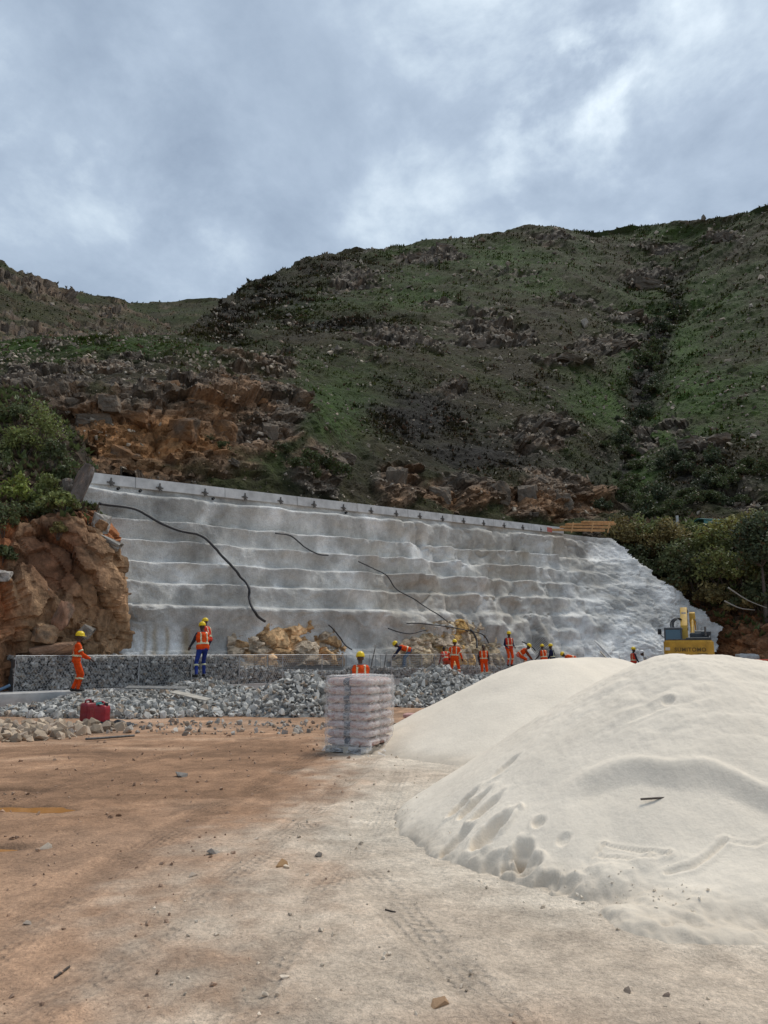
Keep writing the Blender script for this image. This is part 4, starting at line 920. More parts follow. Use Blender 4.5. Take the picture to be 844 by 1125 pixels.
# ------------------------------------------------------------------ gabion baskets
GA = np.array(ZY(14., .42, dg(np.array(14.)))); GB = np.array(ZY(642., .42, dg(np.array(642.)))); GD = GB-GA; GL = np.linalg.norm(GD[:2]); gdir = GD/GL; gang = math.atan2(GD[1], GD[0])
nb_ = int(round(GL/2.0)); BL = GL/nb_; BH, BD = 1.06, 1.0
def wire_mesh(faces=('front', 'top', 'back', 'ends'), h0=0.):
    S = []
    def hexes(o, u, v, lu, lv):
        cw, ch = .095, .085; nu, nv = int(lu/cw), int(lv/ch); o, u, v = map(np.array, (o, u, v))
        for j in range(nv):
            for i in range(nu):
                x0 = i*cw+(cw/2 if j % 2 else 0); y0 = j*ch
                p = lambda a, b: o+u*min(max(a, 0), lu)+v*min(max(b, 0), lv)
                S.append((p(x0, y0), p(x0, y0+ch*.45))); S.append((p(x0, y0+ch*.45), p(x0+cw/2, y0+ch))); S.append((p(x0+cw, y0+ch*.45), p(x0+cw/2, y0+ch)))
    if 'front' in faces: hexes((0, -.004, h0), (1., 0, 0), (0, 0, 1.), BL, BH-h0)
    if 'back' in faces: hexes((0, BD+.004, h0), (1., 0, 0), (0, 0, 1.), BL, BH-h0)
    if 'top' in faces: hexes((0, 0, BH+.004), (1., 0, 0), (0, 1., 0), BL, BD)
    return tubes(np.array(S), .0042, 3)
def frame_mesh(top=True):
    S = []
    for x in (0.012, BL-.012):
        for y in (0, BD): S.append(((x, y, 0), (x, y, BH)))
        S += [((x, 0, BH), (x, BD, BH)), ((x, 0, 0), (x, BD, 0))]
    for y in (0, BD): S += [((0, y, BH), (BL, y, BH)), ((0, y, 0), (BL, y, 0))]
    return tubes(np.array(S), .011, 5)
def fill_mesh(seed, level, n_front):
    r = np.random.default_rng(seed); P, S = [], []
    for _ in range(n_front): P.append((r.uniform(.05, BL-.05), r.uniform(.06, .13), r.uniform(.03, level-.05))); S.append(r.uniform(.055, .105))
    for _ in range(int(n_front*.55)): P.append((r.uniform(.06, BL-.06), r.uniform(.08, BD-.08), level-r.uniform(.02, .10))); S.append(r.uniform(.06, .11))
    P = np.array(P); S = np.array(S); Cc = np.array([.40, .39, .365])*r.uniform(.5, 1.3, (len(P), 1)); k = r.random(len(P)) < .15; Cc[k] = np.array([.30, .26, .21])*r.uniform(.7, 1.2, (k.sum(), 1))
    return P, S, Cc
wf_, wF_ = wire_mesh(('front', 'top', 'back')); WIRE_FULL = mesh_np('wire_mesh', wf_, wF_, M['wire'], False)
wf_, wF_ = wire_mesh(('front', 'back')); WIRE_OPEN = mesh_np('wire_mesh', wf_, wF_, M['wire'], False)
wf_, wF_ = frame_mesh(); FRAME = mesh_np('edge_wires', wf_, wF_, M['wire'], False)

FILLS = {}
def basket(i):
    full = i < 4; lvl = 1.04 if full else (.62 if i == 4 else (.40, .52, .46)[i % 3]); var = (i % 2, lvl)
    o = empty('gabion_basket', GA+gdir*BL*i, gang, None, 'gabion', 'row of gabion baskets along the wall foot')
    o['label'] = {0: 'leftmost stone filled gabion basket by the rock bank', 1: 'filled gabion basket directly behind the worker at far left', 2: 'filled gabion basket, third from the left end', 3: 'filled gabion basket beside worker in blue trousers'}.get(i, None) or ('half filled wire gabion basket, %s from the left end of the row' % ('fifth', 'sixth', 'seventh', 'eighth', 'ninth', 'tenth', 'eleventh', 'twelfth', 'thirteenth', 'fourteenth', 'fifteenth', 'sixteenth', 'seventeenth', 'eighteenth', 'nineteenth')[i-4])
    link('wire_mesh', WIRE_FULL if full else WIRE_OPEN, o); link('edge_wires', FRAME, o)
    if not full:
        S = [((x, 0, 0), (x, .0, BH)) for x in (BL*.33, BL*.66)]+[((BL*.5, 0, BH*.5), (BL*.5, BD, BH*.5))]
        V, F = tubes(np.array(S), .008, 5); link('stiffener_rods', mesh_np('stiffener_rods', V, F, M['steel'], False), o)
    if var not in FILLS:
        P, S, Cc = fill_mesh(800+int(lvl*100)+var[0], lvl, int(330*lvl)); q = rock_mass('stone_fill', P, S, Cc, M['stone'], o); FILLS[var] = q.data
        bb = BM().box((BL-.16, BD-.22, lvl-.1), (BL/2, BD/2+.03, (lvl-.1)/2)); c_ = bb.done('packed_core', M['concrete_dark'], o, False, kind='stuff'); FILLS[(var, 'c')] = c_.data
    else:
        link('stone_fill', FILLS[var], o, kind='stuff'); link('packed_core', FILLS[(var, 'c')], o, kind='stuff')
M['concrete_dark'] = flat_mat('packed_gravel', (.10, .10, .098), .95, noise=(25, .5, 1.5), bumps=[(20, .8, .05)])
for i in range(nb_): basket(i)
# concrete footing under the left end
fo = GA-gdir*3.0; ft = empty('concrete_footing', fo, gang, 'low grey concrete footing slab below the leftmost gabion basket', 'footing')
BM().box((5.0, 2.3, .42), (2.5, .15, -.21), bev=.02).done('slab', M['concrete'], ft)
BM().box((GL-2.2, 1.1, .42), (5.002+(GL-2.2)/2, .55, -.215)).done('slab', M['concrete'], ft)
V, F, T = polytube(spline(np.array([GA+gdir*-2.2+[0, 0, .06], GA+gdir*-1.2+[.05, -.1, .07], GA+gdir*-.5+[0, -.06, .05], GA+gdir*-.1+[0, 0, .2]]), 20), .045, 8)
link('pipe', mesh_np('pipe', V, F, flat_mat('blue_pipe', (.06, .12, .20), .5), True, None, T), None, 'dull blue pipe lying on the footing left of the baskets', 'pipe')

# ------------------------------------------------------------------ rubble heaps
RUB = np.array([.46, .44, .40])
def rubble(name, hf, xr, yr, n, nbig, smin_, smax_, label, col=RUB, ck='rub', cat='rubble heap', piece='stone', warm=.1, mound=True):
    xs = rng.uniform(xr[0], xr[1], n*6); ys = rng.uniform(yr[0], yr[1], n*6); h = hf(xs, ys); m_ = h > (.02 if mound else .3)
    xs, ys, h = xs[m_][:n], ys[m_][:n], h[m_][:n]; n = len(xs); S = smin_+(smax_-smin_)*rng.random(n)**2.2
    o = empty(name, ((xr[0]+xr[1])/2, (yr[0]+yr[1])/2, 0), 0, label, cat); off = np.array(o.location)
    z = (h if mound else ground_h(xs, ys)+rng.random(n)*.02)
    P = np.stack([xs, ys, z+S*.25], -1)
    order = np.argsort(-S/ys); big = order[:nbig]; rest = order[nbig:]
    C = col*rng.uniform(.4, 1.35, (n, 1)); k = rng.random(n) < warm; C[k] = np.array([.40, .31, .23])*rng.uniform(.6, 1.2, (k.sum(), 1))
    rock_mass('loose_stones', P[rest]-off, S[rest], C[rest], M['stone'], o)
    for i in big:
        q = int(rng.integers(0, 4)); cc = col*(.65, .9, 1.15, 1.3)[q]
        if rng.random() < warm: cc = np.array([.42, .33, .25])*(.7+.15*q); key = (ck, 'w', q)
        else: key = (ck, q)
        rock_obj(piece, int(rng.integers(0, len(ROCKS))), key, cc, M['stone'], o, P[i]-off, S[i]*1.08, (random.uniform(0, 6), random.uniform(0, 6), random.uniform(0, 6)))
    if mound:
        X, Y = np.meshgrid(np.linspace(*xr, 70), np.linspace(*yr, 50)); Z = hf(X, Y); mm = Z > .0; fm_ = mm[:-1, :-1] | mm[1:, 1:]
        V, F, _ = compact(np.stack([X, Y, np.maximum(Z-.03, -.05)], -1).reshape(-1, 3), grid_faces(70, 50, fm_)); child_np('gravel_core', V, F, M['gravel'], o, True, kind='stuff')
    return o
M['gravel'] = flat_mat('crushed_gravel', (.19, .185, .175), .95, noise=(16, .5, 1.5), bumps=[(14, .9, .06)])
def cone(x, y, c, H, rx, ry, rot=0.):
    dx, dy = x-c[0], y-c[1]; co, si = math.cos(rot), math.sin(rot); u = (dx*co+dy*si)/rx; v = (-dx*si+dy*co)/ry
    return H*(1.12-np.sqrt(u*u+v*v+.015))
hA = U(328, 757, 22.0); hB_ = U(215, 765, 24.5); hC_ = U(120, 772, 22.3); hD = U(480, 755, 26.2)
def rub1(x, y):
    w = .09*fb2(x, y, 1.3, 4, 801)
    h = cone(x, y, (hA[0]+.15, 21.6), 1.02, 1.9, 1.9)
    h = smax(h, cone(x, y, (U(262, 757, 24.)[0], 23.6), .52, 2.4, 1.8, .6), .15)
    h = smax(h, cone(x, y, (U(218, 757, 26.2)[0], 26.3), .70, 1.9, 1.4, .6), .15)
    h = smax(h, cone(x, y, (U(130, 765, 22.2)[0], 21.6), .30, 3.4, 1.7, .35), .12)
    h = smax(h, cone(x, y, (U(118, 765, 23.6)[0], 23.5), .44, 1.9, 1.3, .6), .12); h = smax(h, cone(x, y, (U(165, 765, 24.4)[0], 24.4), .44, 2.2, 1.5, .6), .12)
    h = smax(h, cone(x, y, (U(190, 775, 20.5)[0], 20.6), .28, 3.4, 1.3, .1), .1)
    return h+w
def rub2(x, y):
    w = .08*fb2(x, y, 1.3, 4, 811)
    h = cone(x, y, (hD[0]+.1, 26.0), 1.12, 2.0, 2.2)
    h = smax(h, cone(x, y, (U(540, 750, 29.)[0], 29.), .80, 2.8, 1.8, .5), .15); return smax(h, cone(x, y, (U(445, 760, 24.5)[0], 24.8), .5, 1.4, 1.6), .12)+w
rubble('rubble_heap', rub1, (-11.5, .6), (18.3, 28.5), 8500, 200, .035, .125, 'long heap of broken grey stone in front of the gabions left of the pallet')
rubble('rubble_heap', rub2, (-.9, 8.), (22.5, 32.), 4600, 110, .035, .13, 'grey broken stone heap between the pallet and the sand')
def flat_field(c, rx, ry, seed):
    return lambda x, y: np.clip(1.1-(((x-c[0])/rx)**2+((y-c[1])/ry)**2)+.7*fb2(x, y, .9, 3, seed), 0, 2)
sf = G(8, 806)
rubble('stone_scatter', flat_field(sf, 2.3, 2.0, 821), (sf[0]-4, sf[0]+3.4), (sf[1]-2.2, sf[1]+3.2), 620, 170, .03, .17, 'scatter of beige stones on the ground at the left edge', np.array([.46, .36, .26]), 'bei', 'stones', 'stone', .3, False)
sf2 = G(215, 800)
rubble('stone_scatter', flat_field(sf2, 4.6, 1.7, 831), (sf2[0]-5, sf2[0]+5), (sf2[1]-2, sf2[1]+2), 420, 30, .02, .085, 'thin scatter of small pale stones before the grey rubble', np.array([.42, .38, .33]), 'pal', 'stones', 'stone', .3, False)
# grit and clods over the yard
n = 9000; xs = rng.uniform(-6, 4, n); ys = 2.6+rng.random(n)**1.6*13; S = .0025+.012*rng.random(n)**9*(1+ys/6); bmk = beige_mask(xs, ys)
C = np.where((bmk > .5)[:, None], np.array([.58, .48, .37]), np.array([.36, .24, .165]))*rng.uniform(.7, 1.35, (n, 1))
gz = ground_h(xs, ys); h1_ = heap1(xs, ys); okk = (fb2(xs, ys, .9, 4, 47)+.1 > rng.uniform(-.3, .4, n)) & ((h1_-gz) < .005) & (heap_base1(xs, ys) < -.12)
rock_mass('sand_clods', *SAND_CLODS, M['stone'], ground)
rock_mass('loose_grit', np.stack([xs, ys, gz+S*.3], -1)[okk], S[okk], C[okk], M['stone'], ground)
for px, py, s, col, ck in ((236, 939, .055, (.36, .31, .26), 'a'), (200, 853, .10, (.22, .20, .18), 'b'), (482, 1105, .04, (.46, .29, .17), 'c'), (310, 953, .045, (.40, .24, .12), 'd'), (50, 931, .05, (.44, .36, .28), 'e'), (212, 965, .04, (.45, .36, .28), 'f'), (350, 942, .04, (.2, .17, .14), 'g'), (30, 1012, .03, (.42, .34, .27), 'h'), (690, 1092, .02, (.24, .19, .15), 'i'), (732, 1097, .02, (.24, .18, .14), 'j')):
    p = G(px, py); p[2] = float(ground_h(p[:1], p[1:2])[0])+s*.15
    rock_obj('stone', int(rng.integers(0, 14)), ('gs', ck), np.array(col), M['stone'], ground, p, (s*1.2, s, s*.7))
def stick(name, a, b, r, mat, label, cat, z=.02):
    p0, p1 = G(*a), G(*b); n_ = 8; P = np.array([p0+(p1-p0)*t for t in np.linspace(0, 1, n_)]); P[:, 2] = ground_h(P[:, 0], P[:, 1])+z; P = boxsmooth(P, 2, 0); P[:, 2] += r
    V, F, T = polytube(P, r, 7); link(name, mesh_np(name, V, F, mat, True, None, T), None, label, cat)
stick('steel_bar', (88, 815), (153, 811), .022, M['steel'], 'rusty steel bar lying on the mud before the jerrycans', 'steel bar')
stick('twig', (58, 1075), (78, 1063), .006, M['bark'], 'thin dark twig lying on the mud at lower left', 'stick', 0)
stick('twig', (422, 1001), (436, 1003), .005, M['bark'], 'thin dark twig lying on sandy ground at the heap foot', 'stick', 0)
# boards on the rubble
def plank(px, py, Y, L_, w_, t_, rot, mat, label):
    o = empty('plank', U(px, py, Y), 0, label, 'plank'); o.rotation_euler = rot; BM().box((L_, w_, t_), (0, 0, t_/2), bev=.006, seg=1).done('board', mat, o)
plank(209, 765, 20.6, 1.25, .24, .03, (.15, .14, -.5), M['board'], 'pale wooden plank lying on the grey rubble')
plank(172, 756, 22.9, 1.7, .55, .03, (.08, .02, .15), M['gravel'], 'grey sheet lying flat on the rubble before the baskets')

# ------------------------------------------------------------------ jerrycans, plastic, pallet of bags
def jerrycan(px, py, rz, mat, label, s=1.0):
    p = G(px, py); p[2] = float(ground_h(p[:1], p[1:2])[0])+.035; o = empty('jerrycan', p, rz, label, 'jerrycan', 'red jerrycans'); o.scale = (s, s, s)
    W_, D_, H_ = .30, .22, .40
    bm = bmesh.new(); V = []
    prof = [(0, .86), (.012, .97), (.04, 1), (.15, 1), (.17, .975), (.19, 1), (.31, 1), (.355, .95), (.38, .80), (.385, .5)]
    ns = 28; rings = []
    for z, sc_ in prof:
        ring = []
        for k in range(ns):
            a = 2*math.pi*k/ns; c, s_ = math.cos(a), math.sin(a); x = np.sign(c)*abs(c)**.35*W_/2*sc_; y = np.sign(s_)*abs(s_)**.35*D_/2*sc_
            ring.append(bm.verts.new((x, y, z)))
        rings.append(ring)
    for a, b in zip(rings[:-1], rings[1:]):
        for k in range(ns): bm.faces.new((a[k], a[(k+1) % ns], b[(k+1) % ns], b[k]))
    bm.faces.new(rings[-1]); bm.faces.new(rings[0][::-1]); me = bpy.data.meshes.new('body'); bm.to_mesh(me); bm.free(); me.materials.append(mat)
    for q in me.polygons: q.use_smooth = True
    link('body', me, o)
    V, F, T = polytube(spline(np.array([(-.09, 0, .365), (-.085, 0, .43), (-.02, 0, .45), (.05, 0, .43), (.06, 0, .37)]), 20), .02, 8); link('handle', mesh_np('handle', V, F, mat, True, None, T), o)
    BM().cyl((.105, 0, .36), (.105, 0, .425), .032).cyl((.105, 0, .405), (.105, 0, .43), .037).done('cap', M['black'], o)
    BM().box((.15, .006, .20), (0, -.111, .16), bev=.002, seg=1).done('recessed_panel', mat, o)
    return o
jc = jerrycan(111, 797, -.30, M['red'], 'red plastic jerrycan with a teal rag on top', 1.06)
jerrycan(96, 794, 1.15, M['darkred'], 'darker red jerrycan half hidden behind the other one', 1.06)
def crumple(name, px, py, rx, ry, hgt, mat, label, cat, seed, z0=0.):
    p = G(px, py); n_ = 34; a = np.linspace(-1, 1, n_); A_, B_ = np.meshgrid(a, a); r2 = A_**2+B_**2+.35*fbm(np.stack([A_*1.6, B_*1.6, A_*0+seed], -1), 3, seed)
    X = p[0]+A_*rx; Y = p[1]+B_*ry; hh = np.abs(fbm(np.stack([A_*2.6, B_*2.6, A_*0+seed], -1), 4, seed+1))*hgt*np.clip(1.2-r2, 0, 1)
    Z = ground_h(X, Y)+.012+z0+hh; keep_ = r2 < 1; fm_ = keep_[:-1, :-1] & keep_[1:, 1:]
    V, F, _ = compact(np.stack([X, Y, Z], -1).reshape(-1, 3), grid_faces(n_, n_, fm_)); link(name, mesh_np(name, V, F, mat, True), None, label, cat)
crumple('plastic_sheet', 112, 797, .85, .30, .20, M['black'], 'crumpled black plastic sheet under the red jerrycans', 'plastic sheet', 911)
crumple('plastic_sheet', 38, 786, .45, .3, .35, M['black'], 'dark crumpled plastic between footing and rubble', 'plastic sheet', 915)
def rag():
    n_ = 26; a = np.linspace(-1, 1, n_); A_, B_ = np.meshgrid(a, a); r2 = A_**2+B_**2+.3*fbm(np.stack([A_*2, B_*2, A_*0+3], -1), 3, 921)
    base = np.array(jc.location); X = base[0]-.045+A_*.085; Y = base[1]-.05+B_*.10; Z = base[2]+.47-.10*np.clip(np.hypot(A_, B_)-.35, 0, 2)**1.4+.035*fbm(np.stack([A_*4, B_*4, A_*0], -1), 3, 922)
    fm_ = (r2 < .95)[:-1, :-1] & (r2 < .95)[1:, 1:]; V, F, _ = compact(np.stack([X, Y, Z], -1).reshape(-1, 3), grid_faces(n_, n_, fm_)); link('rag', mesh_np('rag', V, F, M['teal'], True), None, 'teal cloth rag draped over the red jerrycan', 'rag')
rag()
# pallet stack
def bag_mat():
    m, nt, b = new_mat('paper_sack')
    c = mix(nt, 'MIX', ramp(nt, tex(nt, 11, 5, .7, 'Object', .6, (1, 1, 2.4)), [(.47, g3(0)), (.60, g3(1))]), (.56, .46, .42), (.38, .22, .20))
    nt.links.new(c, b.inputs['Base Color']); set_in(b, rough=.7); bump(nt, b, tex(nt, 18, 4, .6), .4, .02); return m
M['bag'] = bag_mat(); M['bagband'] = flat_mat('sack_band', (.055, .065, .085), .7, noise=(15, .7, 1.4))
def bag_mesh(seed, L_, W_, H_):
    b = bmesh.new(); bmesh.ops.create_cube(b, size=2); bmesh.ops.subdivide_edges(b, edges=b.edges[:], cuts=13, use_grid_fill=True); b.verts.index_update()
    Q = np.array([v.co[:] for v in b.verts]); F = np.array([[v.index for v in f.verts] for f in b.faces]); b.free()
    e8 = (np.abs(Q)**5).sum(1, keepdims=True)**.2; P = Q/e8; P[:, 2] *= 1-.35*np.abs(P[:, 0])**5-.2*np.abs(P[:, 1])**5; P = P*np.array([L_/2, W_/2, H_/2])
    P += .010*np.stack([fbm(P*6+seed, 3, seed), fbm(P*6+seed+4, 3, seed), fbm(P*7+seed+8, 3, seed)], -1)
    me = mesh_np('sack', P, F, [M['bag'], M['bagband']], True); fc = np.abs(P[F].mean(1)[:, 0]) < L_*.09
    me.polygons.foreach_set('material_index', fc.astype(np.int32)); me.update(); return me
PS = G(392.5, 829); PSA = R(-25); SL, SD, SHL, NL = .80, .48, .134, 8
p_o = np.array([PS[0]+.03, PS[1]+.50, 0.]); pc, ps_ = math.cos(PSA), math.sin(PSA)
def pl(x, y, z): return np.array([p_o[0]+x*pc-y*ps_, p_o[1]+x*ps_+y*pc, z])
pal = empty('pallet', p_o, PSA, 'low wooden pallet under the stack of cement sacks', 'pallet')
for y in (-.46, -.23, 0, .23, .46): BM().box((.74, .10, .022), (0, y, .099), bev=.003, seg=1).done('deck_board', M['board'], pal)
for x in (-.32, 0, .32): BM().box((.09, 1.04, .075), (x, 0, .05), bev=.004, seg=1).done('stringer', M['board'], pal)
BAGS = [bag_mesh(940+k, SL, SD, SHL*1.10) for k in range(4)]
ordn = ('bottom', 'second', 'third', 'fourth', 'fifth', 'sixth', 'seventh', 'top')
for L_ in range(NL):
    for r_, y in enumerate((-.235, .235)):
        loc = pl(random.uniform(-.012, .012), y+random.uniform(-.01, .01), .11+SHL*(L_+.5)); o = link('cement_sack', BAGS[(L_*2+r_+L_//2) % 4], None, '%s sack of the %s column on the wrapped pallet' % (ordn[L_], ('front', 'back')[r_]), 'sack', 'cement sacks on the pallet')
        o.location = loc; o.rotation_euler = (random.uniform(-.02, .02), random.uniform(-.02, .02), PSA+random.uniform(-.03, .03))
def wrap():
    nu, nv = 180, 80; u = np.linspace(0, 1, nu, endpoint=False)*2*math.pi; v = np.linspace(0, 1, nv); Um, Vm = np.meshgrid(u, v)
    hw, hd = SL/2+.022, SD+.022; e = .16; X = np.sign(np.cos(Um))*np.abs(np.cos(Um))**e*hw; Y = np.sign(np.sin(Um))*np.abs(np.sin(Um))**e*hd
    Z = .03+Vm*(NL*SHL+.11); lay = np.cos((Z-.11)/SHL*2*math.pi); P = np.stack([X, Y, Z], -1)
    out = -.007*lay+.024*fbm(P*np.array([5, 5, 7]), 4, 951)+.008*fbm(P*22, 3, 952); sk = np.exp(-Vm/.055); out += sk*(.03+.06*fbm(P*4, 3, 953))
    corner = np.exp(-((X-hw)**2+(Y+hd)**2)/.05); out += sk*corner*.22+np.exp(-((X-hw)**2)/.01)*sk*.10*(Y < .2)
    nrm_ = np.stack([np.sign(np.cos(Um))*np.abs(np.cos(Um))**.7, np.sign(np.sin(Um))*np.abs(np.sin(Um))**.7, 0*Um], -1); P = P+nrm_*out[..., None]
    tear = (sk > .10)*(corner > .35)*(fbm(P*9, 3, 955) > -.05)
    nt_ = 24; k = np.linspace(1, 0, nt_)[1:, None]; top = P[-1][None]*np.concatenate([np.repeat(k, 2, 1), np.ones((nt_-1, 1))], 1)[:, None, :] if False else None
    rings = [P[-1]*np.array([q, q, 1])+np.array([0, 0, .018*(1-q)])+np.stack([0*u, 0*u, .028*fbm(P[-1]*q*6+3, 3, 956)], -1) for q in np.linspace(1, .02, 22)[1:]]
    A_ = np.concatenate([P, np.array(rings)], 0); n_ = A_.shape[0]; W_ = A_.reshape(-1, 3); W_ = np.stack([p_o[0]+W_[:, 0]*pc-W_[:, 1]*ps_, p_o[1]+W_[:, 0]*ps_+W_[:, 1]*pc, W_[:, 2]], -1)
    idx = np.arange(nu*n_).reshape(n_, nu); F = np.stack([idx[:-1], np.roll(idx, -1, 1)[:-1], np.roll(idx, -1, 1)[1:], idx[1:]], -1)
    km = np.ones(F.shape[:2], bool); km[:nv-1] = ~tear[:-1]; V, F2_, _ = compact(W_, F[km]); link('plastic_wrap', mesh_np('plastic_wrap', V, F2_, M['film'], True), None, 'clear wrinkled plastic film wrapped round the stack of cement sacks', 'plastic wrap')
wrap()
crumple('plastic_wrap_scrap', 432, 822, .32, .22, .28, M['film'], 'loose crumpled clear film trailing from the wrapped pallet', 'plastic film', 957)
# litter between the pallet and the sand
def blobsack(px, py, L_, W_, H_, rz, mat, label, name='empty_sack', cat='sack'):
    p = G(px, py); me = bag_mesh(961, L_, W_, H_).copy(); me.materials.clear(); me.materials.append(mat); me.materials.append(mat); o = link(name, me, None, label, cat); o.location = (p[0], p[1], H_*.45); o.rotation_euler = (0, .05, rz)
blobsack(457, 790, .62, .30, .14, .1, M['pinksack'], 'flattened pinkish sack lying beside the sand heap')
crumple('plastic_sheet', 484, 781, .35, .45, .45, M['black'], 'black plastic bunched up at the toe of the second sand heap', 'plastic sheet', 965)
stick('pipe', (440, 809), (468, 797), .05, M['green'], 'dark green pipe lying at the toe of the second sand heap', 'pipe')
crumple('plastic_sheet', 452, 806, .4, .25, .16, M['black'], 'strip of black plastic lying right of the pallet', 'plastic sheet', 968)
crumple('rag', 437, 776, .2, .3, .12, flat_mat('blue_cloth', (.10, .17, .26), .9), 'small blue cloth on the mud behind the pallet', 'rag', 969)

# ------------------------------------------------------------------ shrubs and trees
def foliage(n, rx, ry, rz, leaf, col, seed, nclump=22, flat=.55, hollow=.35):
    r = np.random.default_rng(seed); c = r.normal(size=(nclump, 3)); c /= np.linalg.norm(c, axis=1, keepdims=True); c[:, 2] = np.abs(c[:, 2])*1.05-.18
    c *= r.uniform(.45, 1.0, (nclump, 1)); cr = r.uniform(.20, .42, nclump); w = r.integers(0, nclump, n)
    d = r.normal(size=(n, 3)); d /= np.linalg.norm(d, axis=1, keepdims=True); rad = r.uniform(hollow, 1, (n, 1))**.6*r.uniform(.8, 1.25, (n, 1))
    P = (c[w]+d*rad*cr[w][:, None])*np.array([rx, ry, rz])+np.array([0, 0, rz*.62])
    nrm_ = d+r.normal(size=(n, 3))*.8; nrm_ /= np.linalg.norm(nrm_, axis=1, keepdims=True); t = np.cross(nrm_, r.normal(size=(n, 3))); t /= np.linalg.norm(t, axis=1, keepdims=True); b = np.cross(nrm_, t)
    s = leaf*r.uniform(.55, 1.35, (n, 1)); V = np.stack([P-t*s, P+b*s*flat, P+t*s, P-b*s*flat], 1).reshape(-1, 3); F = np.arange(n*4).reshape(-1, 4)
    tint = r.uniform(.65, 1.35, nclump)[w][:, None]*r.uniform(.7, 1.35, (n, 1)); C = np.array(col)*tint*.95; k = r.random(n) < .08; C[k] = np.array([.11, .075, .035])*r.uniform(.6, 1.2, (k.sum(), 1))
    return V, F, np.repeat(C, 4, 0), c*np.array([rx, ry, rz])+np.array([0, 0, rz*.62])
def shrub(name, p, rx, ry, rz, n, leaf, col, seed, label, cat='shrub', group=None, trunk=None, nclump=22):
    o = empty(name, p, 0, label, cat, group); h0 = 0 if trunk is None else trunk
    V, F, C, cl = foliage(n, rx, ry, rz, leaf, col, seed, nclump); V[:, 2] += h0; link('foliage', mesh_np('foliage', V, F, M['leaf'], False, C), o)
    Vs, Fs, Ts = [], [], []; off = 0; r = np.random.default_rng(seed+1); top = np.array([0, 0, h0+rz*.25])
    lines = [([np.array([0, 0, -.3]), np.array([r.uniform(-.1, .1), 0, h0*.5]), top], max(.03, .035*(rz+h0)))] if h0 else []
    for c_ in cl[:12]:
        st_ = top if h0 else np.array([r.uniform(-.15, .15)*rx, r.uniform(-.15, .15)*ry, -.2]); en = c_+np.array([0, 0, h0]); lines.append(([st_, st_*.5+en*.5+r.normal(size=3)*.08*rx, en], max(.012, .018*rz)))
    for L_, r0 in lines:
        P = spline(np.array(L_), 7); v, f, t = polytube(P, np.linspace(r0, r0*.35, 7), 5); Vs.append(v); Fs.append(f+off); Ts.append(t+off); off += len(v)
    link('trunk' if h0 else 'stems', mesh_np('stems', np.concatenate(Vs), np.concatenate(Fs), M['bark'], True, None, np.concatenate(Ts)), o)
    return o
def onbank(PX, PY, P, px, py):
    i = np.argmin((PX-px)**2+(PY-py)**2); return P.reshape(-1, 3)[i].copy()
GL_, GM_, GD_, GO_ = (.095, .125, .034), (.085, .108, .042), (.048, .064, .032), (.115, .108, .050)
sd_ = 1000
LEFTB = [(25, 485, 26, 24, GM_, 'olive green shrub at the top of the rock bank, left edge'), (45, 470, 34, 38, GM_, 'tallest olive shrub on the left rock bank below the grey blocks'), (15, 540, 30, 24, GL_, 'bright green shrub on the left bank'), (52, 535, 24, 30, GM_, 'dark green shrub in the middle of the left bank thicket'), (70, 560, 24, 17, GM_, 'low shrub at the lip of the rock bank beside the leaning slab'), (5, 570, 24, 26, GD_, 'dark shrub at the left edge above the orange rock'), (38, 560, 24, 18, GD_, 'dark low shrub under the bright green one'), (-25, 500, 34, 40, GD_, 'dark shrub cut by the left picture edge'), (60, 500, 22, 26, GD_, 'dark scrubby shrub left of the leaning slab'), (8, 606, 14, 13, GD_, 'small dark shrub hanging on the orange rock'), (66, 592, 9, 10, GO_, 'small dry bush on the face of the rock bank'), (20, 455, 22, 18, GD_, 'dark shrub behind the left thicket'), (75, 520, 14, 20, GD_, 'narrow dark shrub directly left of the slab')]
for px, py, wx, hz, col, lab in LEFTB:
    p = onbank(lPX, lPY, lP, px, min(py+hz*.55, 640)); k = np.linalg.norm(p)/FPX; sd_ += 3
    shrub('shrub', p, wx*k*.8, wx*k*.65, hz*k*.85, 1300, .065, np.array(col)*np.array([2.2, 2.0, 1.7]), sd_, lab, 'shrub', 'shrubs on the left rock bank')
RIGHTB = [(690, 600, 22, 24, GO_, 'olive shrub nearest the end of the coping'), (715, 592, 24, 22, GM_, 'shrub behind the short white post'), (735, 605, 26, 26, GO_, 'brownish shrub above the rough end of the wall'), (700, 622, 20, 18, GD_, 'dark shrub at the upper edge of the sprayed slope'), (722, 632, 24, 22, GD_, 'dark shrub halfway down the sprayed slope edge'), (748, 628, 26, 26, (.095, .125, .062), 'grey green bush in the middle of the right thicket'), (745, 655, 22, 18, GO_, 'lowest shrub at the tip of the sprayed concrete'), (775, 612, 26, 26, GM_, 'green bush below the teal roof'), (768, 645, 26, 24, GD_, 'dark bush above the orange earth'), (795, 635, 28, 26, GM_, 'green bush right of the excavator boom'), (800, 600, 26, 26, (.14, .15, .05), 'yellow green bush under the hillside at right'), (825, 590, 24, 20, (.12, .13, .055), 'olive bush near the right edge by the teal roof'), (790, 660, 24, 14, GO_, 'low dry bush on the lip of the orange earth'), (820, 640, 26, 24, GM_, 'bush beside the right hand tree'), (835, 665, 24, 16, GD_, 'dark low bush at the right edge above orange earth'), (852, 630, 30, 32, GD_, 'dark bush cut by the right edge'), (760, 588, 18, 14, GM_, 'small bush left of the teal roof'), (678, 588, 12, 12, GO_, 'small shrub touching the timber formwork'), (815, 668, 16, 9, (.13, .12, .06), 'small pale bush hanging over orange earth')]
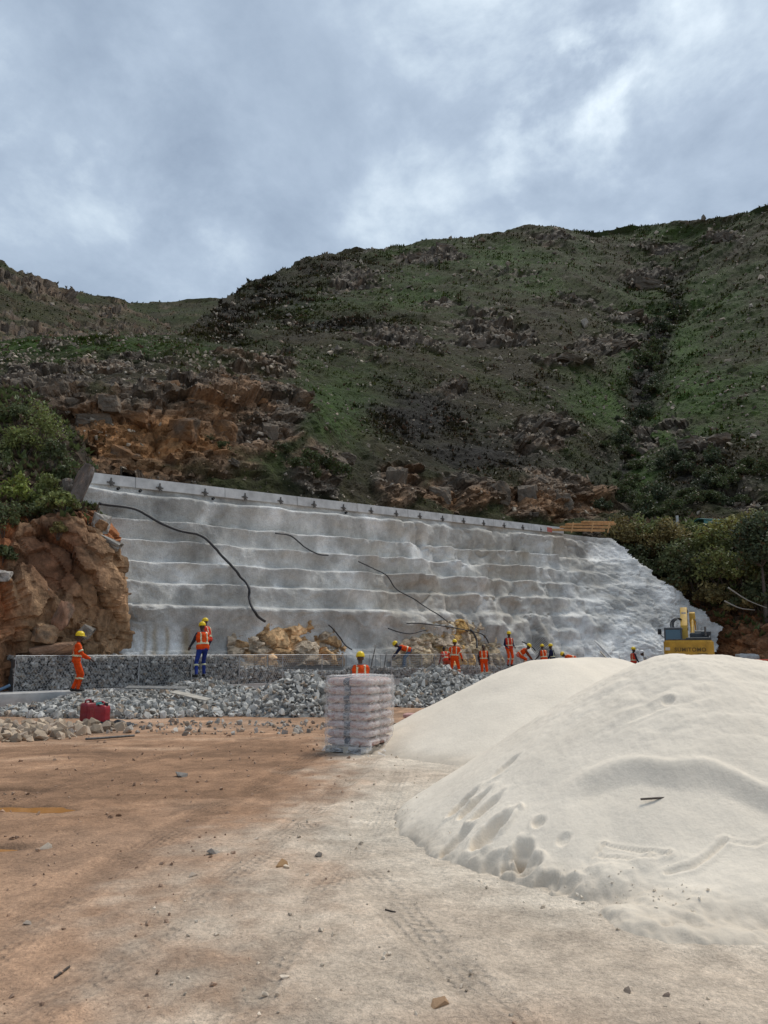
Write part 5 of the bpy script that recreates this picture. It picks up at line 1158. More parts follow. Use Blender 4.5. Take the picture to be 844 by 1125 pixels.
for px, py, wx, hz, col, lab in RIGHTB:
    p = onbank(rPX, rPY, rP, px, py+hz*.5); k = np.linalg.norm(p)/FPX; sd_ += 3
    shrub('shrub', p, wx*k*1.02, wx*k*.8, hz*k*1.1, 2600, .115, np.array(col)*np.array([1.95, 1.7, 1.5]), sd_, lab, 'shrub', 'shrubs on the right bank')
p = onbank(rPX, rPY, rP, 843, 680); k = np.linalg.norm(p)/FPX
shrub('tree', p, 26*k, 26*k, 40*k, 4200, .12, (.07, .09, .045), 1200, 'dark thin trunked tree at the right edge above orange earth', 'tree', None, 40*k, 34)
# fallen pale branches over the right bank
for a, b, lab in (((800, 646), (841, 663), 'long pale bare branch hanging through right bushes'), ((795, 660), (826, 668), 'short pale bare branch below the longer one')):
    p0 = onbank(rPX, rPY, rP, *a); p1 = onbank(rPX, rPY, rP, *b); tow = np.array([0, 0, 1.6])-p0; tow /= np.linalg.norm(tow); P = spline(np.array([p0+tow*2.6, (p0+p1)/2+tow*2.5-[0, 0, .15], p1+tow*2.4]), 12)
    V, F, T = polytube(P, np.linspace(.05, .02, 12), 6); link('branch', mesh_np('branch', V, F, flat_mat('bleached_wood', (.30, .27, .23), .9), True, None, T), None, lab, 'branch')
# bushes in the gully and on the slope behind the road, all of a kind
GSH = []
for k_ in range(5):
    V, F, C, cl = foliage(900, 1., 1., 1., .10, np.array(GD_)*1.2 if k_ < 2 else np.array(GM_)*.85, 1300+k_, 18); GSH.append(mesh_np('foliage', V, F, M['leaf'], False, C))
def bushes(L_, lab, grp, name='gully_bush'):
    for px, py, s in L_:
        p = hillY(px, py); k = np.linalg.norm(p)/FPX*s; o = empty(name, p, random.uniform(0, 6.28), lab, 'bush', grp); link('foliage', random.choice(GSH), o); o.scale = (k*1.1, k*1.1, k*random.uniform(.85, 1.25)); o.location.z -= .25*k
gl = []
for t in np.linspace(555, 345, 46):
    gl.append((float(np.interp(-t, -gcl[:, 1], gcl[:, 0]))+random.gauss(0, 12), t+random.uniform(-6, 6), random.choice((3, 4, 5, 7, 9, 11))))
bushes(gl, 'dark green bush among those filling the narrow gully', 'dark bushes filling the gully')
bushes([(random.gauss(775, 30), random.gauss(524, 20), random.uniform(7, 12)) for _ in range(22)], 'dark bush on the lower slope right of the gully', 'bushes right of the gully')
bushes([(random.gauss(705, 40), random.uniform(545, 570), random.uniform(8, 13)) for _ in range(16)], 'bush along the road edge at the gully mouth', 'bushes at the gully mouth')
bushes([(340, 528, 16), (352, 520, 15), (333, 512, 12), (362, 530, 12), (310, 497, 10), (322, 520, 11), (242, 497, 7), (205, 480, 7), (232, 482, 6)], 'dark green bush rooted in the rocks behind the wall', 'bushes in the rocks behind the wall', 'rock_bush')
tn = 1500; pts, nrm, idx = scatter_on(lP, lN, sstep(580, 545, lPY)*(lPX > -90), tn); tufts('bank_scrub', pts, rng.uniform(.15, .45, tn), np.where(rng.random((tn, 1)) < .6, np.array(GM_), np.array([.08, .06, .04])), bank_left, 6)
tn = 3500; pts, nrm, idx = scatter_on(rP, rN, sstep(700, 650, rPY-.16*(rPX-790))*(rPX > 664)*(rPX < 900)*(rPX > 664+np.clip(rPY-590, 0, 200)*1.05), tn); tufts('bank_scrub', pts, rng.uniform(.2, .6, tn), np.where(rng.random((tn, 1)) < .5, np.array(GM_), np.array([.085, .06, .04])), bank_right, 6)

# ------------------------------------------------------------------ things on the road above
def plank3(a, b, w, t, mat, parent, name):
    a, b = Vector(a), Vector(b); d = b-a; BM().box((d.length, w, t), (0, 0, 0), bev=.01, seg=1)
    o = BM().box((d.length, w, t), (0, 0, 0), bev=.008, seg=1).done(name, mat, parent); o.matrix_local = Matrix.Translation((a+b)/2-parent.location) @ d.to_track_quat('X', 'Z').to_matrix().to_4x4(); return o
tm0 = U(607, 583, 51.0); fw = empty('timber_formwork', tm0, 0, 'stacked orange timber formwork boards at the right end of the coping', 'formwork')
for i, (xa, ya, xb, yb, Y) in enumerate(((604, 582, 664, 583, 51.0), (616, 579, 670, 579.5, 51.3), (622, 576, 676, 576, 51.6), (640, 573.5, 674, 574, 51.9))): plank3(U(xa, ya, Y), U(xb, yb, Y+1.2), .25, .13, M['wood'], fw, 'timber_board')
for x_ in (628, 650, 668): plank3(U(x_, 585, 50.9), U(x_+2, 574, 51.2), .08, .06, M['wood'], fw, 'timber_strut')
mk = link('marker_tape', None, None, 'small red marker panel on the coping beside the formwork', 'marker'); mk.location = U(604, 582, 50.0); BM().box((.55, .03, .30), (0, 0, 0), (0, 0, gang), bev=.004, seg=1).done('red_panel', flat_mat('faded_red', (.50, .13, .10), .7, noise=(9, .7, 1.2)), mk)
ps0 = empty('marker_post', U(745, 582, 56.), 0, 'short pale post standing among the bushes by the road', 'post'); BM().box((.16, .16, 1.0), (0, 0, .5), bev=.01, seg=1).done('post', M['beam'], ps0); BM().box((.18, .18, .05), (0, 0, 1.02), bev=.01, seg=1).done('post_cap', M['beam'], ps0)
tr = empty('teal_shelter', U(781, 584, 58.5), .2, 'teal sheet roof just showing above the right bushes', 'shelter'); BM().prism([(-.7, .85), (0, 1.0), (.7, .85), (.7, .80), (0, .95), (-.7, .80)], 2.0).done('roof_sheet', M['tealtin'], tr, False); BM().box((1.9, .04, .30), (0, -.62, .64)).done('side_panel', M['tealtin'], tr, False)
for x in (-.9, .9):
    for y in (-.6, .6): BM().box((.06, .06, 1.0), (x, y, .35)).done('leg', M['steel'], tr, False)

# ------------------------------------------------------------------ workers
def capsule(a, b, ra, rb, n=12, m=4):
    a, b = np.array(a, float), np.array(b, float); d = b-a; L_ = np.linalg.norm(d); d = d/L_ if L_ > 1e-6 else np.array([0, 0, 1.])
    h = np.array([1., 0, 0]) if abs(d[0]) < .8 else np.array([0, 1., 0]); u = np.cross(d, h); u /= np.linalg.norm(u); v = np.cross(d, u); ang = np.arange(n)*2*math.pi/n; ring = u[None]*np.cos(ang)[:, None]+v[None]*np.sin(ang)[:, None]
    V = [a-d*ra]; 
    for k in range(1, m+1): t = k/m*math.pi/2; V.append(a-d*ra*math.cos(t)+ring*ra*math.sin(t))
    for k in range(0, m): t = math.pi/2*(1-k/m); V.append(b+d*rb*math.cos(t)+ring*rb*math.sin(t))
    V.append(b+d*rb); nr = 2*m; VV = np.concatenate([V[0][None]]+V[1:-1]+[V[-1][None]]); T = []
    for k in range(n): T.append((0, 1+(k+1) % n, 1+k))
    for r_ in range(nr-1):
        for k in range(n): p, q = 1+r_*n+k, 1+r_*n+(k+1) % n; T += [(p, q, q+n), (p, q+n, p+n)]
    e = 1+nr*n
    for k in range(n): T.append((e, 1+(nr-1)*n+k, 1+(nr-1)*n+(k+1) % n))
    return VV, np.array(T)
def ell(c, rad, Rm=None):
    V, T = capsule((0, 0, -.001), (0, 0, .001), 1, 1, 14, 5); V = V*np.array(rad)
    if Rm is not None: V = V @ np.array(Rm).T
    return V+np.array(c), T
def remesh(parts, vox, smooth=2):
    Vs, Ts, off = [], [], 0
    for V, T in parts: Vs.append(V); Ts.append(T+off); off += len(V)
    me = mesh_np('tmp', np.concatenate(Vs), None, None, False, None, np.concatenate(Ts)); ob = bpy.data.objects.new('tmp', me); COL.objects.link(ob)
    md = ob.modifiers.new('r', 'REMESH'); md.mode = 'VOXEL'; md.voxel_size = vox; s = ob.modifiers.new('s', 'SMOOTH'); s.iterations = smooth; s.factor = .5; dc = ob.modifiers.new('d', 'DECIMATE'); dc.ratio = .33; dc.use_collapse_triangulate = True; tr_ = ob.modifiers.new('t', 'TRIANGULATE')
    dg_ = bpy.context.evaluated_depsgraph_get(); out = bpy.data.meshes.new_from_object(ob.evaluated_get(dg_)); bpy.data.objects.remove(ob); bpy.data.meshes.remove(me)
    V = np.zeros(len(out.vertices)*3, np.float32); out.vertices.foreach_get('co', V); nl = len(out.loops); li = np.zeros(nl, np.int32); out.loops.foreach_get('vertex_index', li); bpy.data.meshes.remove(out)
    return V.reshape(-1, 3).astype(float), li.reshape(-1, 3)
def ik(a, t, l1, l2, hint):
    a, t, hint = map(lambda q: np.array(q, float), (a, t, hint)); d = t-a; L_ = np.linalg.norm(d); d /= L_; L2 = min(L_, (l1+l2)*.999); x = (l1*l1-l2*l2+L2*L2)/(2*L2); y = math.sqrt(max(l1*l1-x*x, 0)); hint = hint-d*(hint@d); hint /= np.linalg.norm(hint)
    return a+d*x+hint*y, a+d*L2
CL = {}
def cloth(col, key, rough=.85):
    if key not in CL: CL[key] = flat_mat('cloth_'+key, col, rough, spec=.15, noise=(9, .62, 1.15), bumps=[(26, .6, .03)])
    return CL[key]
HIVIS = (.80, .085, .012); RED = (.68, .06, .03); NAVY = (.018, .022, .06); BLUE = (.025, .045, .22); JEAN = (.10, .16, .24); SKIN = flat_mat('skin', (.075, .040, .026), .55); BOOT = flat_mat('boots', (.02, .018, .016), .7)
BAND = flat_mat('reflective_tape', (.62, .62, .40), .4); YH = flat_mat('yellow_helmet', (.80, .55, .01), .35); WH = flat_mat('white_helmet', (.8, .8, .78), .35); LIME = (.45, .62, .03)
EYE = flat_mat('eye', (.5, .5, .48), .3)
def seg_par(P, a, b):
    ab = b-a; t = np.clip(((P-a)@ab)/(ab@ab+1e-9), 0, 1); return t, np.linalg.norm(P-a-t[:, None]*ab, axis=1)
def worker(loc, heading, label, shirt=HIVIS, trouser=HIVIS, vest=None, helmet=YH, h=1.75, lean=0., squat=0., hands=None, feet=None, bands=True, turn=0., detail=.0125):
    k_ = lambda c: '%d_%d_%d' % tuple(int(q*1000) for q in c)
    root = empty('person', loc, heading, label, 'person', 'workers in high visibility clothing'); sc_ = h/1.75; root.scale = (sc_,)*3
    l = R(lean); up = np.array([0, math.sin(l), math.cos(l)]); fw_ = np.array([0, math.cos(l), -math.sin(l)]); rt = np.array([1., 0, 0])
    pel = np.array([0, -.26*math.sin(l), .94-squat]); T_ = lambda x, y, z: pel+rt*x+fw_*y+up*z
    chest, neck = T_(0, .01, .33), T_(0, .0, .52)
    hl = l*.55; hup = np.array([0, math.sin(hl), math.cos(hl)]); hfw = np.array([math.sin(turn)*1., math.cos(hl)*math.cos(turn), -math.sin(hl)]); hfw /= np.linalg.norm(hfw); hrt = np.cross(hfw, hup); hd = neck+hup*.155+hfw*.03
    feet = feet or ((-.12, .0), (.12, .03)); hands = hands or ((-.26, .22, .88), (.26, .22, .88))
    parts, regs = [], []
    def cap(a, b, ra, rb, reg): parts.append(capsule(a, b, ra, rb)); regs.append((np.array(a, float), np.array(b, float), ra, rb, reg))
    torso = [(T_(-.085, 0, -.01), T_(.085, 0, -.01), .125, .125), (T_(-.06, .0, .12), T_(.06, .0, .12), .125, .125), (T_(-.085, .0, .28), T_(.085, .0, .28), .122, .122), (T_(-.12, -.01, .40), T_(.12, -.01, .40), .10, .10), (T_(0, 0, .1), T_(0, 0, .36), .13, .13), (T_(-.14, -.01, .44), T_(0, 0, .50), .062, .06), (T_(.14, -.01, .44), T_(0, 0, .50), .062, .06)]
    for i, (a, b, ra, rb) in enumerate(torso): cap(a, b, ra, rb, 'shirt' if i else 'trouser')
    cap(T_(0, .0, .46), hd-hup*.03, .058, .055, 'skin')
    Rh = np.stack([hrt, hfw, hup], 1)
    H = lambda x, y, z: hd+hrt*x+hfw*y+hup*z
    for c, rad in ((H(0, -.008, .03), (.078, .098, .095)), (H(0, .022, -.045), (.060, .070, .070)), (H(0, .06, -.085), (.035, .03, .028)), (H(0, .098, -.015), (.014, .022, .028)), (H(0, .085, .028), (.05, .018, .014)), (H(-.08, -.005, -.005), (.012, .024, .034)), (H(.08, -.005, -.005), (.012, .024, .034)), (H(0, .088, -.058), (.026, .012, .010))): parts.append(ell(c, rad, Rh))
    regs.append((H(0, 0, -.06), H(0, 0, .06), .09, .09, 'skin'))
    kn = []
    for i, s in enumerate((-1, 1)):
        sh = T_(.185*s, -.01, .43); hand = np.array(hands[i], float); el_, wr = ik(sh, hand, .29, .26, np.array([.35*s, -.6, -.5])+(-up*.2))
        cap(sh, el_, .068, .052, 'shirt'); cap(el_, wr, .050, .036, 'shirt')
        hdv = wr-el_; hdv /= np.linalg.norm(hdv); cap(wr, wr+hdv*.03, .030, .030, 'skin'); sidev = np.cross(hdv, np.array([0, 0, 1.])); sidev = sidev/(np.linalg.norm(sidev)+1e-6); dn = np.cross(sidev, hdv)
        dn = dn*(-1 if dn[2] > 0 else 1)
        cap(wr+hdv*.03-sidev*.022, wr+hdv*.085-sidev*.026, .019, .017, 'skin'); cap(wr+hdv*.03+sidev*.022, wr+hdv*.085+sidev*.026, .019, .017, 'skin')
        for q, fl in ((-.034, .062), (-.012, .075), (.011, .070), (.033, .055)):
            b0 = wr+hdv*.09+sidev*q; b1 = b0+hdv*fl*.55+dn*fl*.25; cap(b0, b1, .0115, .0105, 'skin'); cap(b1, b1+hdv*fl*.15+dn*fl*.5, .0105, .0095, 'skin')
        th = wr+hdv*.035-sidev*.03*s; cap(th, th+hdv*.035-sidev*.022*s+dn*.012, .0135, .012, 'skin'); t2 = th+hdv*.035-sidev*.022*s+dn*.012; cap(t2, t2+hdv*.02+dn*.018, .012, .0105, 'skin')
        hip = T_(.095*s, 0, -.03); an = np.array([feet[i][0], feet[i][1], .09]); kne, an = ik(hip, an, .44, .43, np.array([.12*s, 1., .1])); cap(hip, kne, .098, .068, 'trouser'); cap(kne, an, .066, .052, 'trouser')
        foot_d = np.array([.18*s, 1., 0]); foot_d /= np.linalg.norm(foot_d); cap(an+[0, 0, -.01], np.array([an[0], an[1], .055])-foot_d*.04, .050, .048, 'boot'); cap(np.array([an[0], an[1], .046])-foot_d*.03, np.array([an[0], an[1], .04])+foot_d*.17, .047, .040, 'boot'); kn.append((hip, kne, an, sh, el_, wr))
    V, F = remesh(parts, detail); best = np.full(len(V), 9.); rid = np.zeros(len(V), int); names = ['skin', 'shirt', 'trouser', 'boot']
    for a, b, ra, rb, reg in regs:
        t, d = seg_par(V, a, b); d = d-(ra+(rb-ra)*t); m_ = d < best; best = np.where(m_, d, best); rid = np.where(m_, names.index(reg), rid)
    clothm = (rid == 1) | (rid == 2); ctr = V-V.mean(0); V = V+(ctr/np.linalg.norm(ctr, axis=1, keepdims=True))*(clothm*.014*fbm(V*11+label.__len__(), 3, 7))[:, None]
    me = mesh_np('body', V, None, [SKIN, cloth(shirt, k_(shirt)), cloth(trouser, k_(trouser)), BOOT], True, None, F); fm_ = rid[F]; mi = np.sort(fm_, 1)[:, 1]; me.polygons.foreach_set('material_index', mi.astype(np.int32)); me.update(); link('body', me, root)
    def band_ring(a, b, t, rad, name='reflective_band', w=.05):
        a, b = np.array(a), np.array(b); c = a+(b-a)*t; d = (b-a)/np.linalg.norm(b-a); v, f, t_ = polytube(np.array([c-d*w/2, c-d*w*.46, c+d*w*.46, c+d*w/2]), [rad-.012, rad+.008, rad+.008, rad-.012], 16); link(name, mesh_np(name, v, f, BAND, True), root)
    if bands:
        for hip, kne, an, sh, el_, wr in kn:
            band_ring(kne, an, .28, .072)
            if shirt == HIVIS: band_ring(sh, el_, .62, .068)
    # vest or jacket front: shell over the torso with its own tape
    if vest is not None:
        tv = [capsule(a, b, ra+.020, rb+.020) for a, b, ra, rb in torso[1:]]+[capsule(T_(-.085, 0, .02), T_(.085, 0, .02), .142, .142)]
        v, f = remesh(tv, .016, 2); loc_z = (v-pel)@up; keep_ = ((v[f].mean(1)-pel)@up) < .505; keep_ &= ((v[f].mean(1)-pel)@up) > -.08; f = f[keep_]
        vm = cloth(vest, k_(vest)); v2, f2, _ = compact(v, f); link('vest', mesh_np('vest', v2, None, vm, True, None, f2), root)
    else: v, f = remesh([capsule(a, b, ra+.008, rb+.008) for a, b, ra, rb in torso], .016, 2)
    c_ = v[f].mean(1); z_ = (c_-pel)@up; x_ = c_[:, 0]; y_ = (c_-pel)@fw_
    for sel in ((z_ > .10) & (z_ < .15), ((np.abs(np.abs(x_)-.10) < .019) & (z_ > .15) & (z_ < .50))):
        if sel.sum() > 4:
            v2, f2, _ = compact(v, f[sel]); n_ = v2-(pel+up*.25); n_ = n_-np.outer(n_@up, up)*.6; n_ /= np.linalg.norm(n_, axis=1, keepdims=True); link('reflective_band', mesh_np('reflective_band', v2+n_*.007, None, BAND, True, None, f2), root)
    eo = BM()
    for s in (-1, 1): c = H(.032*s, .088, .008); b_ = bmesh.new(); bmesh.ops.create_uvsphere(b_, u_segments=8, v_segments=6, radius=.011); eo._merge(b_, Matrix.Translation(c))
    eo.done('eyes', EYE, root)
    if helmet is not None:
        bm = bmesh.new(); rings = []; prof = [(.118, -.012), (.120, 0), (.119, .03), (.108, .072), (.082, .108), (.045, .128), (.012, .134)]; ns = 24
        for r0, z in prof:
            rings.append([bm.verts.new((r0*math.cos(2*math.pi*q/ns)*.93, r0*math.sin(2*math.pi*q/ns)*1.12, z+(.006 if abs(math.cos(2*math.pi*q/ns)) < .2 and z > .05 else 0))) for q in range(ns)])
        for a, b in zip(rings[:-1], rings[1:]):
            for q in range(ns): bm.faces.new((a[q], a[(q+1) % ns], b[(q+1) % ns], b[q]))
        bm.faces.new(rings[-1]); mt = Matrix(((hrt[0], hfw[0], hup[0], 0), (hrt[1], hfw[1], hup[1], 0), (hrt[2], hfw[2], hup[2], 0), (0, 0, 0, 1)))
        bmesh.ops.transform(bm, matrix=Matrix.Translation(H(0, -.005, .055)) @ mt, verts=bm.verts); me = bpy.data.meshes.new('helmet'); bm.to_mesh(me); bm.free(); me.materials.append(helmet)
        for q in me.polygons: q.use_smooth = True
        ho = link('helmet', me, root); bm = bmesh.new(); out_, inn = [], []
        for q in range(13):
            a = math.pi*q/12; x, y = math.cos(a), math.sin(a); inn.append(bm.verts.new((.108*x, .13*y, .0))); out_.append(bm.verts.new((.118*x, .134*y+.058*y**1.5, -.014)))
        for q in range(12): bm.faces.new((inn[q], inn[q+1], out_[q+1], out_[q]))
        r_ = bmesh.ops.extrude_face_region(bm, geom=bm.faces[:]); bmesh.ops.translate(bm, vec=(0, 0, .006), verts=[e for e in r_['geom'] if isinstance(e, bmesh.types.BMVert)]); bmesh.ops.recalc_face_normals(bm, faces=bm.faces[:])
        bmesh.ops.transform(bm, matrix=Matrix.Translation(H(0, -.005, .05)) @ mt, verts=bm.verts); me = bpy.data.meshes.new('brim'); bm.to_mesh(me); bm.free(); me.materials.append(helmet); link('brim', me, ho)
    else:
        v, f = remesh([ell(H(0, -.018, .045), (.083, .098, .088), Rh)], .012, 1); sel = ((v[f].mean(1)-hd)@hup+.35*((v[f].mean(1)-hd)@-hfw)) > .03; v2, f2, _ = compact(v, f[sel]); link('hair', mesh_np('hair', v2, None, M['rubber'], True, None, f2), root)
    return root
def at(px, z, Y): return ZY(float(px), z, Y)
worker(at(82, .42, 23.75), R(-62), 'worker in orange overalls and yellow helmet standing at the filled gabions, far left', hands=((-.20, .30, .98), (.22, .34, .98)), lean=3, feet=((-.10, -.05), (.12, .06)), turn=.2)
worker(at(221, rub1(np.array([at(221, .7, 26.6)[0]]), np.array([26.6]))[0]+.16, 26.6), R(35), 'worker in orange vest and blue trousers leaning over the gabion', shirt=(.05, .055, .075), trouser=BLUE, vest=HIVIS, hands=((-.26, .40, .98), (.24, .46, 1.0)), lean=9, feet=((-.24, -.18), (.13, .10)), h=1.82)
worker(at(226, 1.13, 29.3), R(70), 'worker in red vest standing behind the one in blue trousers', shirt=RED, trouser=NAVY, vest=RED, lean=12, hands=((-.25, .42, .86), (.26, .42, .88)), h=1.70)
worker(at(396, .0, 18.4), R(8), 'worker in orange vest behind the wrapped pallet, only head and shoulders showing', shirt=(.20, .19, .18), trouser=NAVY, vest=HIVIS, lean=8, squat=.03, h=1.60, hands=((-.24, .32, .95), (.24, .32, .95)))
worker(at(444, .80, 36.4), R(95), 'worker bent double in navy shirt, orange vest and jeans', shirt=NAVY, trouser=JEAN, vest=HIVIS, lean=74, squat=.06, hands=((-.18, .55, .50), (.18, .58, .48)), bands=False)
worker(at(500, .36, 36.6), R(-15), 'stout worker in orange overalls seen from behind in front of ochre rock', hands=((-.30, .25, .95), (.30, .25, .92)), lean=8, h=1.78, feet=((-.2, 0), (.2, 0)))
worker(at(490, .32, 37.4), R(20), 'worker in faded red clothing half hidden behind the stout orange one', shirt=(.45, .10, .06), trouser=(.45, .10, .06), vest=RED, helmet=None, lean=30, h=1.6, hands=((-.2, .45, .7), (.2, .45, .7)))
worker(at(532, .28, 37.6), R(185), 'bare headed worker in orange vest and trousers standing before the empty baskets', shirt=(.06, .04, .035), vest=HIVIS, helmet=None, h=1.66, hands=((-.24, .22, .92), (.25, .10, .86)))
worker(at(560, .86, 40.9), R(200), 'worker with navy sleeves and orange trousers standing tall on the basket fill', shirt=NAVY, vest=RED, h=1.76, hands=((-.2, .22, 1.0), (.22, .22, .98)))
worker(at(575, .72, 41.6), R(-95), 'worker in orange vest crouching beside the tall navy sleeved one', shirt=(.25, .07, .03), vest=HIVIS, lean=55, squat=.22, hands=((-.2, .50, .42), (.2, .52, .42)))
worker(at(598, .30, 42.4), R(25), 'worker in grey sleeves and orange vest left of the navy one behind the sand', shirt=(.12, .11, .11), vest=HIVIS, h=1.68, lean=10, hands=((-.3, .30, .95), (.24, .35, 1.0)))
worker(at(607.5, .30, 42.9), R(60), 'worker in navy jacket with yellow helmet behind the crest of the sand', shirt=NAVY, trouser=NAVY, vest=NAVY, h=1.70, lean=6)
worker(at(627, .40, 43.0), R(88), 'worker bent forward showing only an orange back over the sand', shirt=HIVIS, vest=HIVIS, lean=78, squat=.05, h=1.66, hands=((-.18, .55, .4), (.18, .55, .4)))
worker(at(697.5, .10, 43.5), R(-80), 'worker in red vest and yellow helmet left of the excavator', shirt=(.05, .05, .06), trouser=NAVY, vest=RED, h=1.72)
worker(at(712, .05, 44.5), R(80), 'stooping figure in white helmet between red vest worker and excavator', shirt=(.55, .56, .57), trouser=NAVY, helmet=WH, lean=35, squat=.05, h=1.75, bands=False)
worker(at(836, .10, 50.0), R(170), 'person in lime vest and white helmet at the far right', shirt=NAVY, trouser=NAVY, vest=LIME, helmet=WH, h=1.74)

# ------------------------------------------------------------------ excavator, seen from behind
def excavator():
    ex_p = at(760, .25, 42.0); vx = math.atan2(ex_p[0], ex_p[1]); ex = empty('excavator', ex_p, -vx-.03, 'yellow tracked excavator seen from behind, beyond the near sand heap', 'excavator'); ex.scale = (.9, .9, .9)
    for s in (-1, 1):
        pts = [(-1.75, .35), (-1.6, .12), (-1.3, .02), (1.3, .02), (1.6, .12), (1.78, .4), (1.6, .72), (1.3, .82), (-1.3, .82), (-1.6, .70)]
        tk = BM().prism(pts, .56, Matrix.Translation((s*1.10, 0, 0)), .03).done('track', M['darkpaint'], ex); q = BM()
        for y in np.linspace(-1.3, 1.3, 14): q.box((.60, .06, .05), (s*1.10, y, .83)); q.box((.60, .06, .04), (s*1.10, y, .012))
        for z in (.25, .45, .62): q.box((.60, .05, .08), (s*1.10, -1.74+abs(z-.4)*.25, z))
        q.done('track_shoes', M['steel'], tk, False)
    BM().cyl((0, 0, .62), (0, 0, .98), .62).box((1.7, 1.4, .3), (0, 0, .55), bev=.05).done('undercarriage', M['darkpaint'], ex)
    BM().box((2.55, 2.9, .16), (0, -.1, 1.04), bev=.03).done('deck', M['darkpaint'], ex)
    # counterweight with rounded rear corners
    b = bmesh.new(); outl = []
    for a in np.linspace(-90, 90, 17): 
        t = R(a); x = 1.34*math.sin(t) if abs(math.sin(t)) < .9 else 1.34*np.sign(math.sin(t)); outl.append((1.36*np.sign(math.sin(t))*abs(math.sin(t))**.45, -1.35-.75*abs(math.cos(t))**.45))
    lo = [b.verts.new((x, y, 1.02)) for x, y in outl]; f = b.faces.new(lo); r = bmesh.ops.extrude_face_region(b, geom=[f]); bmesh.ops.translate(b, vec=(0, 0, 1.13), verts=[v for v in r['geom'] if isinstance(v, bmesh.types.BMVert)]); bmesh.ops.recalc_face_normals(b, faces=b.faces[:])
    bmesh.ops.bevel(b, geom=[e for e in b.edges if abs(e.verts[0].co.z-e.verts[1].co.z) < .01], offset=.07, segments=3, affect='EDGES'); q = BM(); q._merge(b, Matrix.Identity(4)); cw = q.done('counterweight', M['yellow'], ex)
    cu = bpy.data.curves.new('t', 'FONT'); cu.body = 'SUMITOMO'; cu.size = .30; cu.extrude = .006; cu.align_x = 'CENTER'; cu.offset = .006; cu.space_character = 1.12
    to = bpy.data.objects.new('t', cu); COL.objects.link(to); me = bpy.data.meshes.new_from_object(to.evaluated_get(bpy.context.evaluated_depsgraph_get())); bpy.data.objects.remove(to); me.materials.append(M['print']); lt = link('lettering', me, cw); lt.location = (.10, -2.108, 1.52); lt.rotation_euler = (math.pi/2, 0, 0)
    BM().box((.26, .012, .17), (-1.12, -2.045, 1.66), (0, 0, -.12), bev=.004, seg=1).done('rear_lamp', flat_mat('lamp_lens', (.62, .60, .52), .25), cw)
    BM().box((1.35, 1.35, .22), (.55, -.75, 2.21), bev=.08).done('engine_hood', M['darkpaint'], ex); BM().box((2.3, .55, .10), (0, -1.1, 2.18), bev=.03).done('hood_edge', M['darkpaint'], ex)
    BM().cyl((.95, -.7, 2.4), (.95, -.7, 2.95), .06).done('exhaust', M['steel'], ex)
    BM().box((.85, 1.0, .95), (.88, .45, 1.6), bev=.06).done('side_locker', M['yellow'], ex); BM().box((.95, .9, .45), (.55, -.1, 2.35), bev=.05).done('engine_cover', M['darkpaint'], ex)
    # cab
    cb = BM().box((1.0, 1.55, .75), (-.86, .55, 1.5), bev=.05).done('cab', M['greypaint'], ex); q = BM()
    for x in (-1.33, -.39):
        for y in (-.20, 1.28): q.box((.08, .08, 1.05), (x, y, 2.35), bev=.015, seg=1)
    q.box((1.02, 1.60, .12), (-.86, .54, 2.88), bev=.05); q.box((.95, .07, .10), (-.86, -.2, 1.92)); q.done('cab_frame', M['greypaint'], cb)
    for nm, sz, lc in (('rear_window', (.84, .02, .82), (-.86, -.225, 2.40)), ('front_window', (.86, .02, .84), (-.86, 1.27, 2.40)), ('side_window', (.02, 1.38, .84), (-1.32, .54, 2.40)), ('side_window', (.02, 1.38, .84), (-.40, .54, 2.40))): BM().box(sz, lc).done(nm, M['glass'], cb, False)
    BM().box((.42, .12, .55), (-.86, .35, 2.2), bev=.05).box((.28, .1, .2), (-.86, .33, 2.58), bev=.04).done('seat', M['black'], cb)
    V, F, T = polytube(spline(np.array([(-1.36, 1.2, 2.3), (-1.62, 1.15, 2.5), (-1.68, 1.1, 2.75)]), 8), .018, 6); mi = link('mirror_arm', mesh_np('mirror_arm', V, F, M['black'], True, None, T), ex); BM().box((.22, .06, .34), (-1.70, 1.08, 2.72), bev=.03).done('mirror', M['black'], mi)
    V, F, T = polytube(np.array([(1.22, -1.3, 2.15), (1.22, -1.3, 2.65), (1.22, -.1, 2.65), (1.22, -.1, 2.15)]), .018, 6); link('hand_rail', mesh_np('hand_rail', V, F, M['black'], True, None, T), ex)
    # boom: rises just right of the cab, arm folds down in front
    bo = BM().prism([(.55, 1.25), (.95, 1.15), (1.75, 2.5), (2.9, 3.75), (3.6, 4.05), (3.55, 4.3), (2.7, 4.28), (1.35, 3.1), (.95, 2.3)], .40, Matrix.Translation((-.28, 0, 0)), .04).done('boom', M['yellow'], ex)
    BM().cyl((-.52, 2.9, 4.05), (-.04, 2.9, 4.05), .13).cyl((-.52, 1.5, 2.9), (-.04, 1.5, 2.9), .11).box((.30, .5, .16), (-.28, 2.2, 3.72), (.85, 0, 0), bev=.03).done('boom_pins', M['steel'], bo)
    for off_ in (0, .09, .17):
        V, F, T = polytube(spline(np.array([(-.62+off_, .3, 2.25), (-.95+off_, .8, 2.75), (-1.02+off_, 1.1, 3.25), (-.74+off_, 1.4, 3.55), (-.45+off_*.5, 1.9, 3.45)]), 24), .04, 6); link('hydraulic_hose', mesh_np('hydraulic_hose', V, F, M['hose'], True, None, T), bo)
    ar = BM().prism([(2.6, 3.9), (3.2, 4.0), (4.1, 3.3), (4.75, 1.35), (4.5, 1.3), (3.6, 2.9), (2.5, 3.4)], .34, Matrix.Translation((.20, 0, 0)), .03).done('arm', M['yellow'], ex)
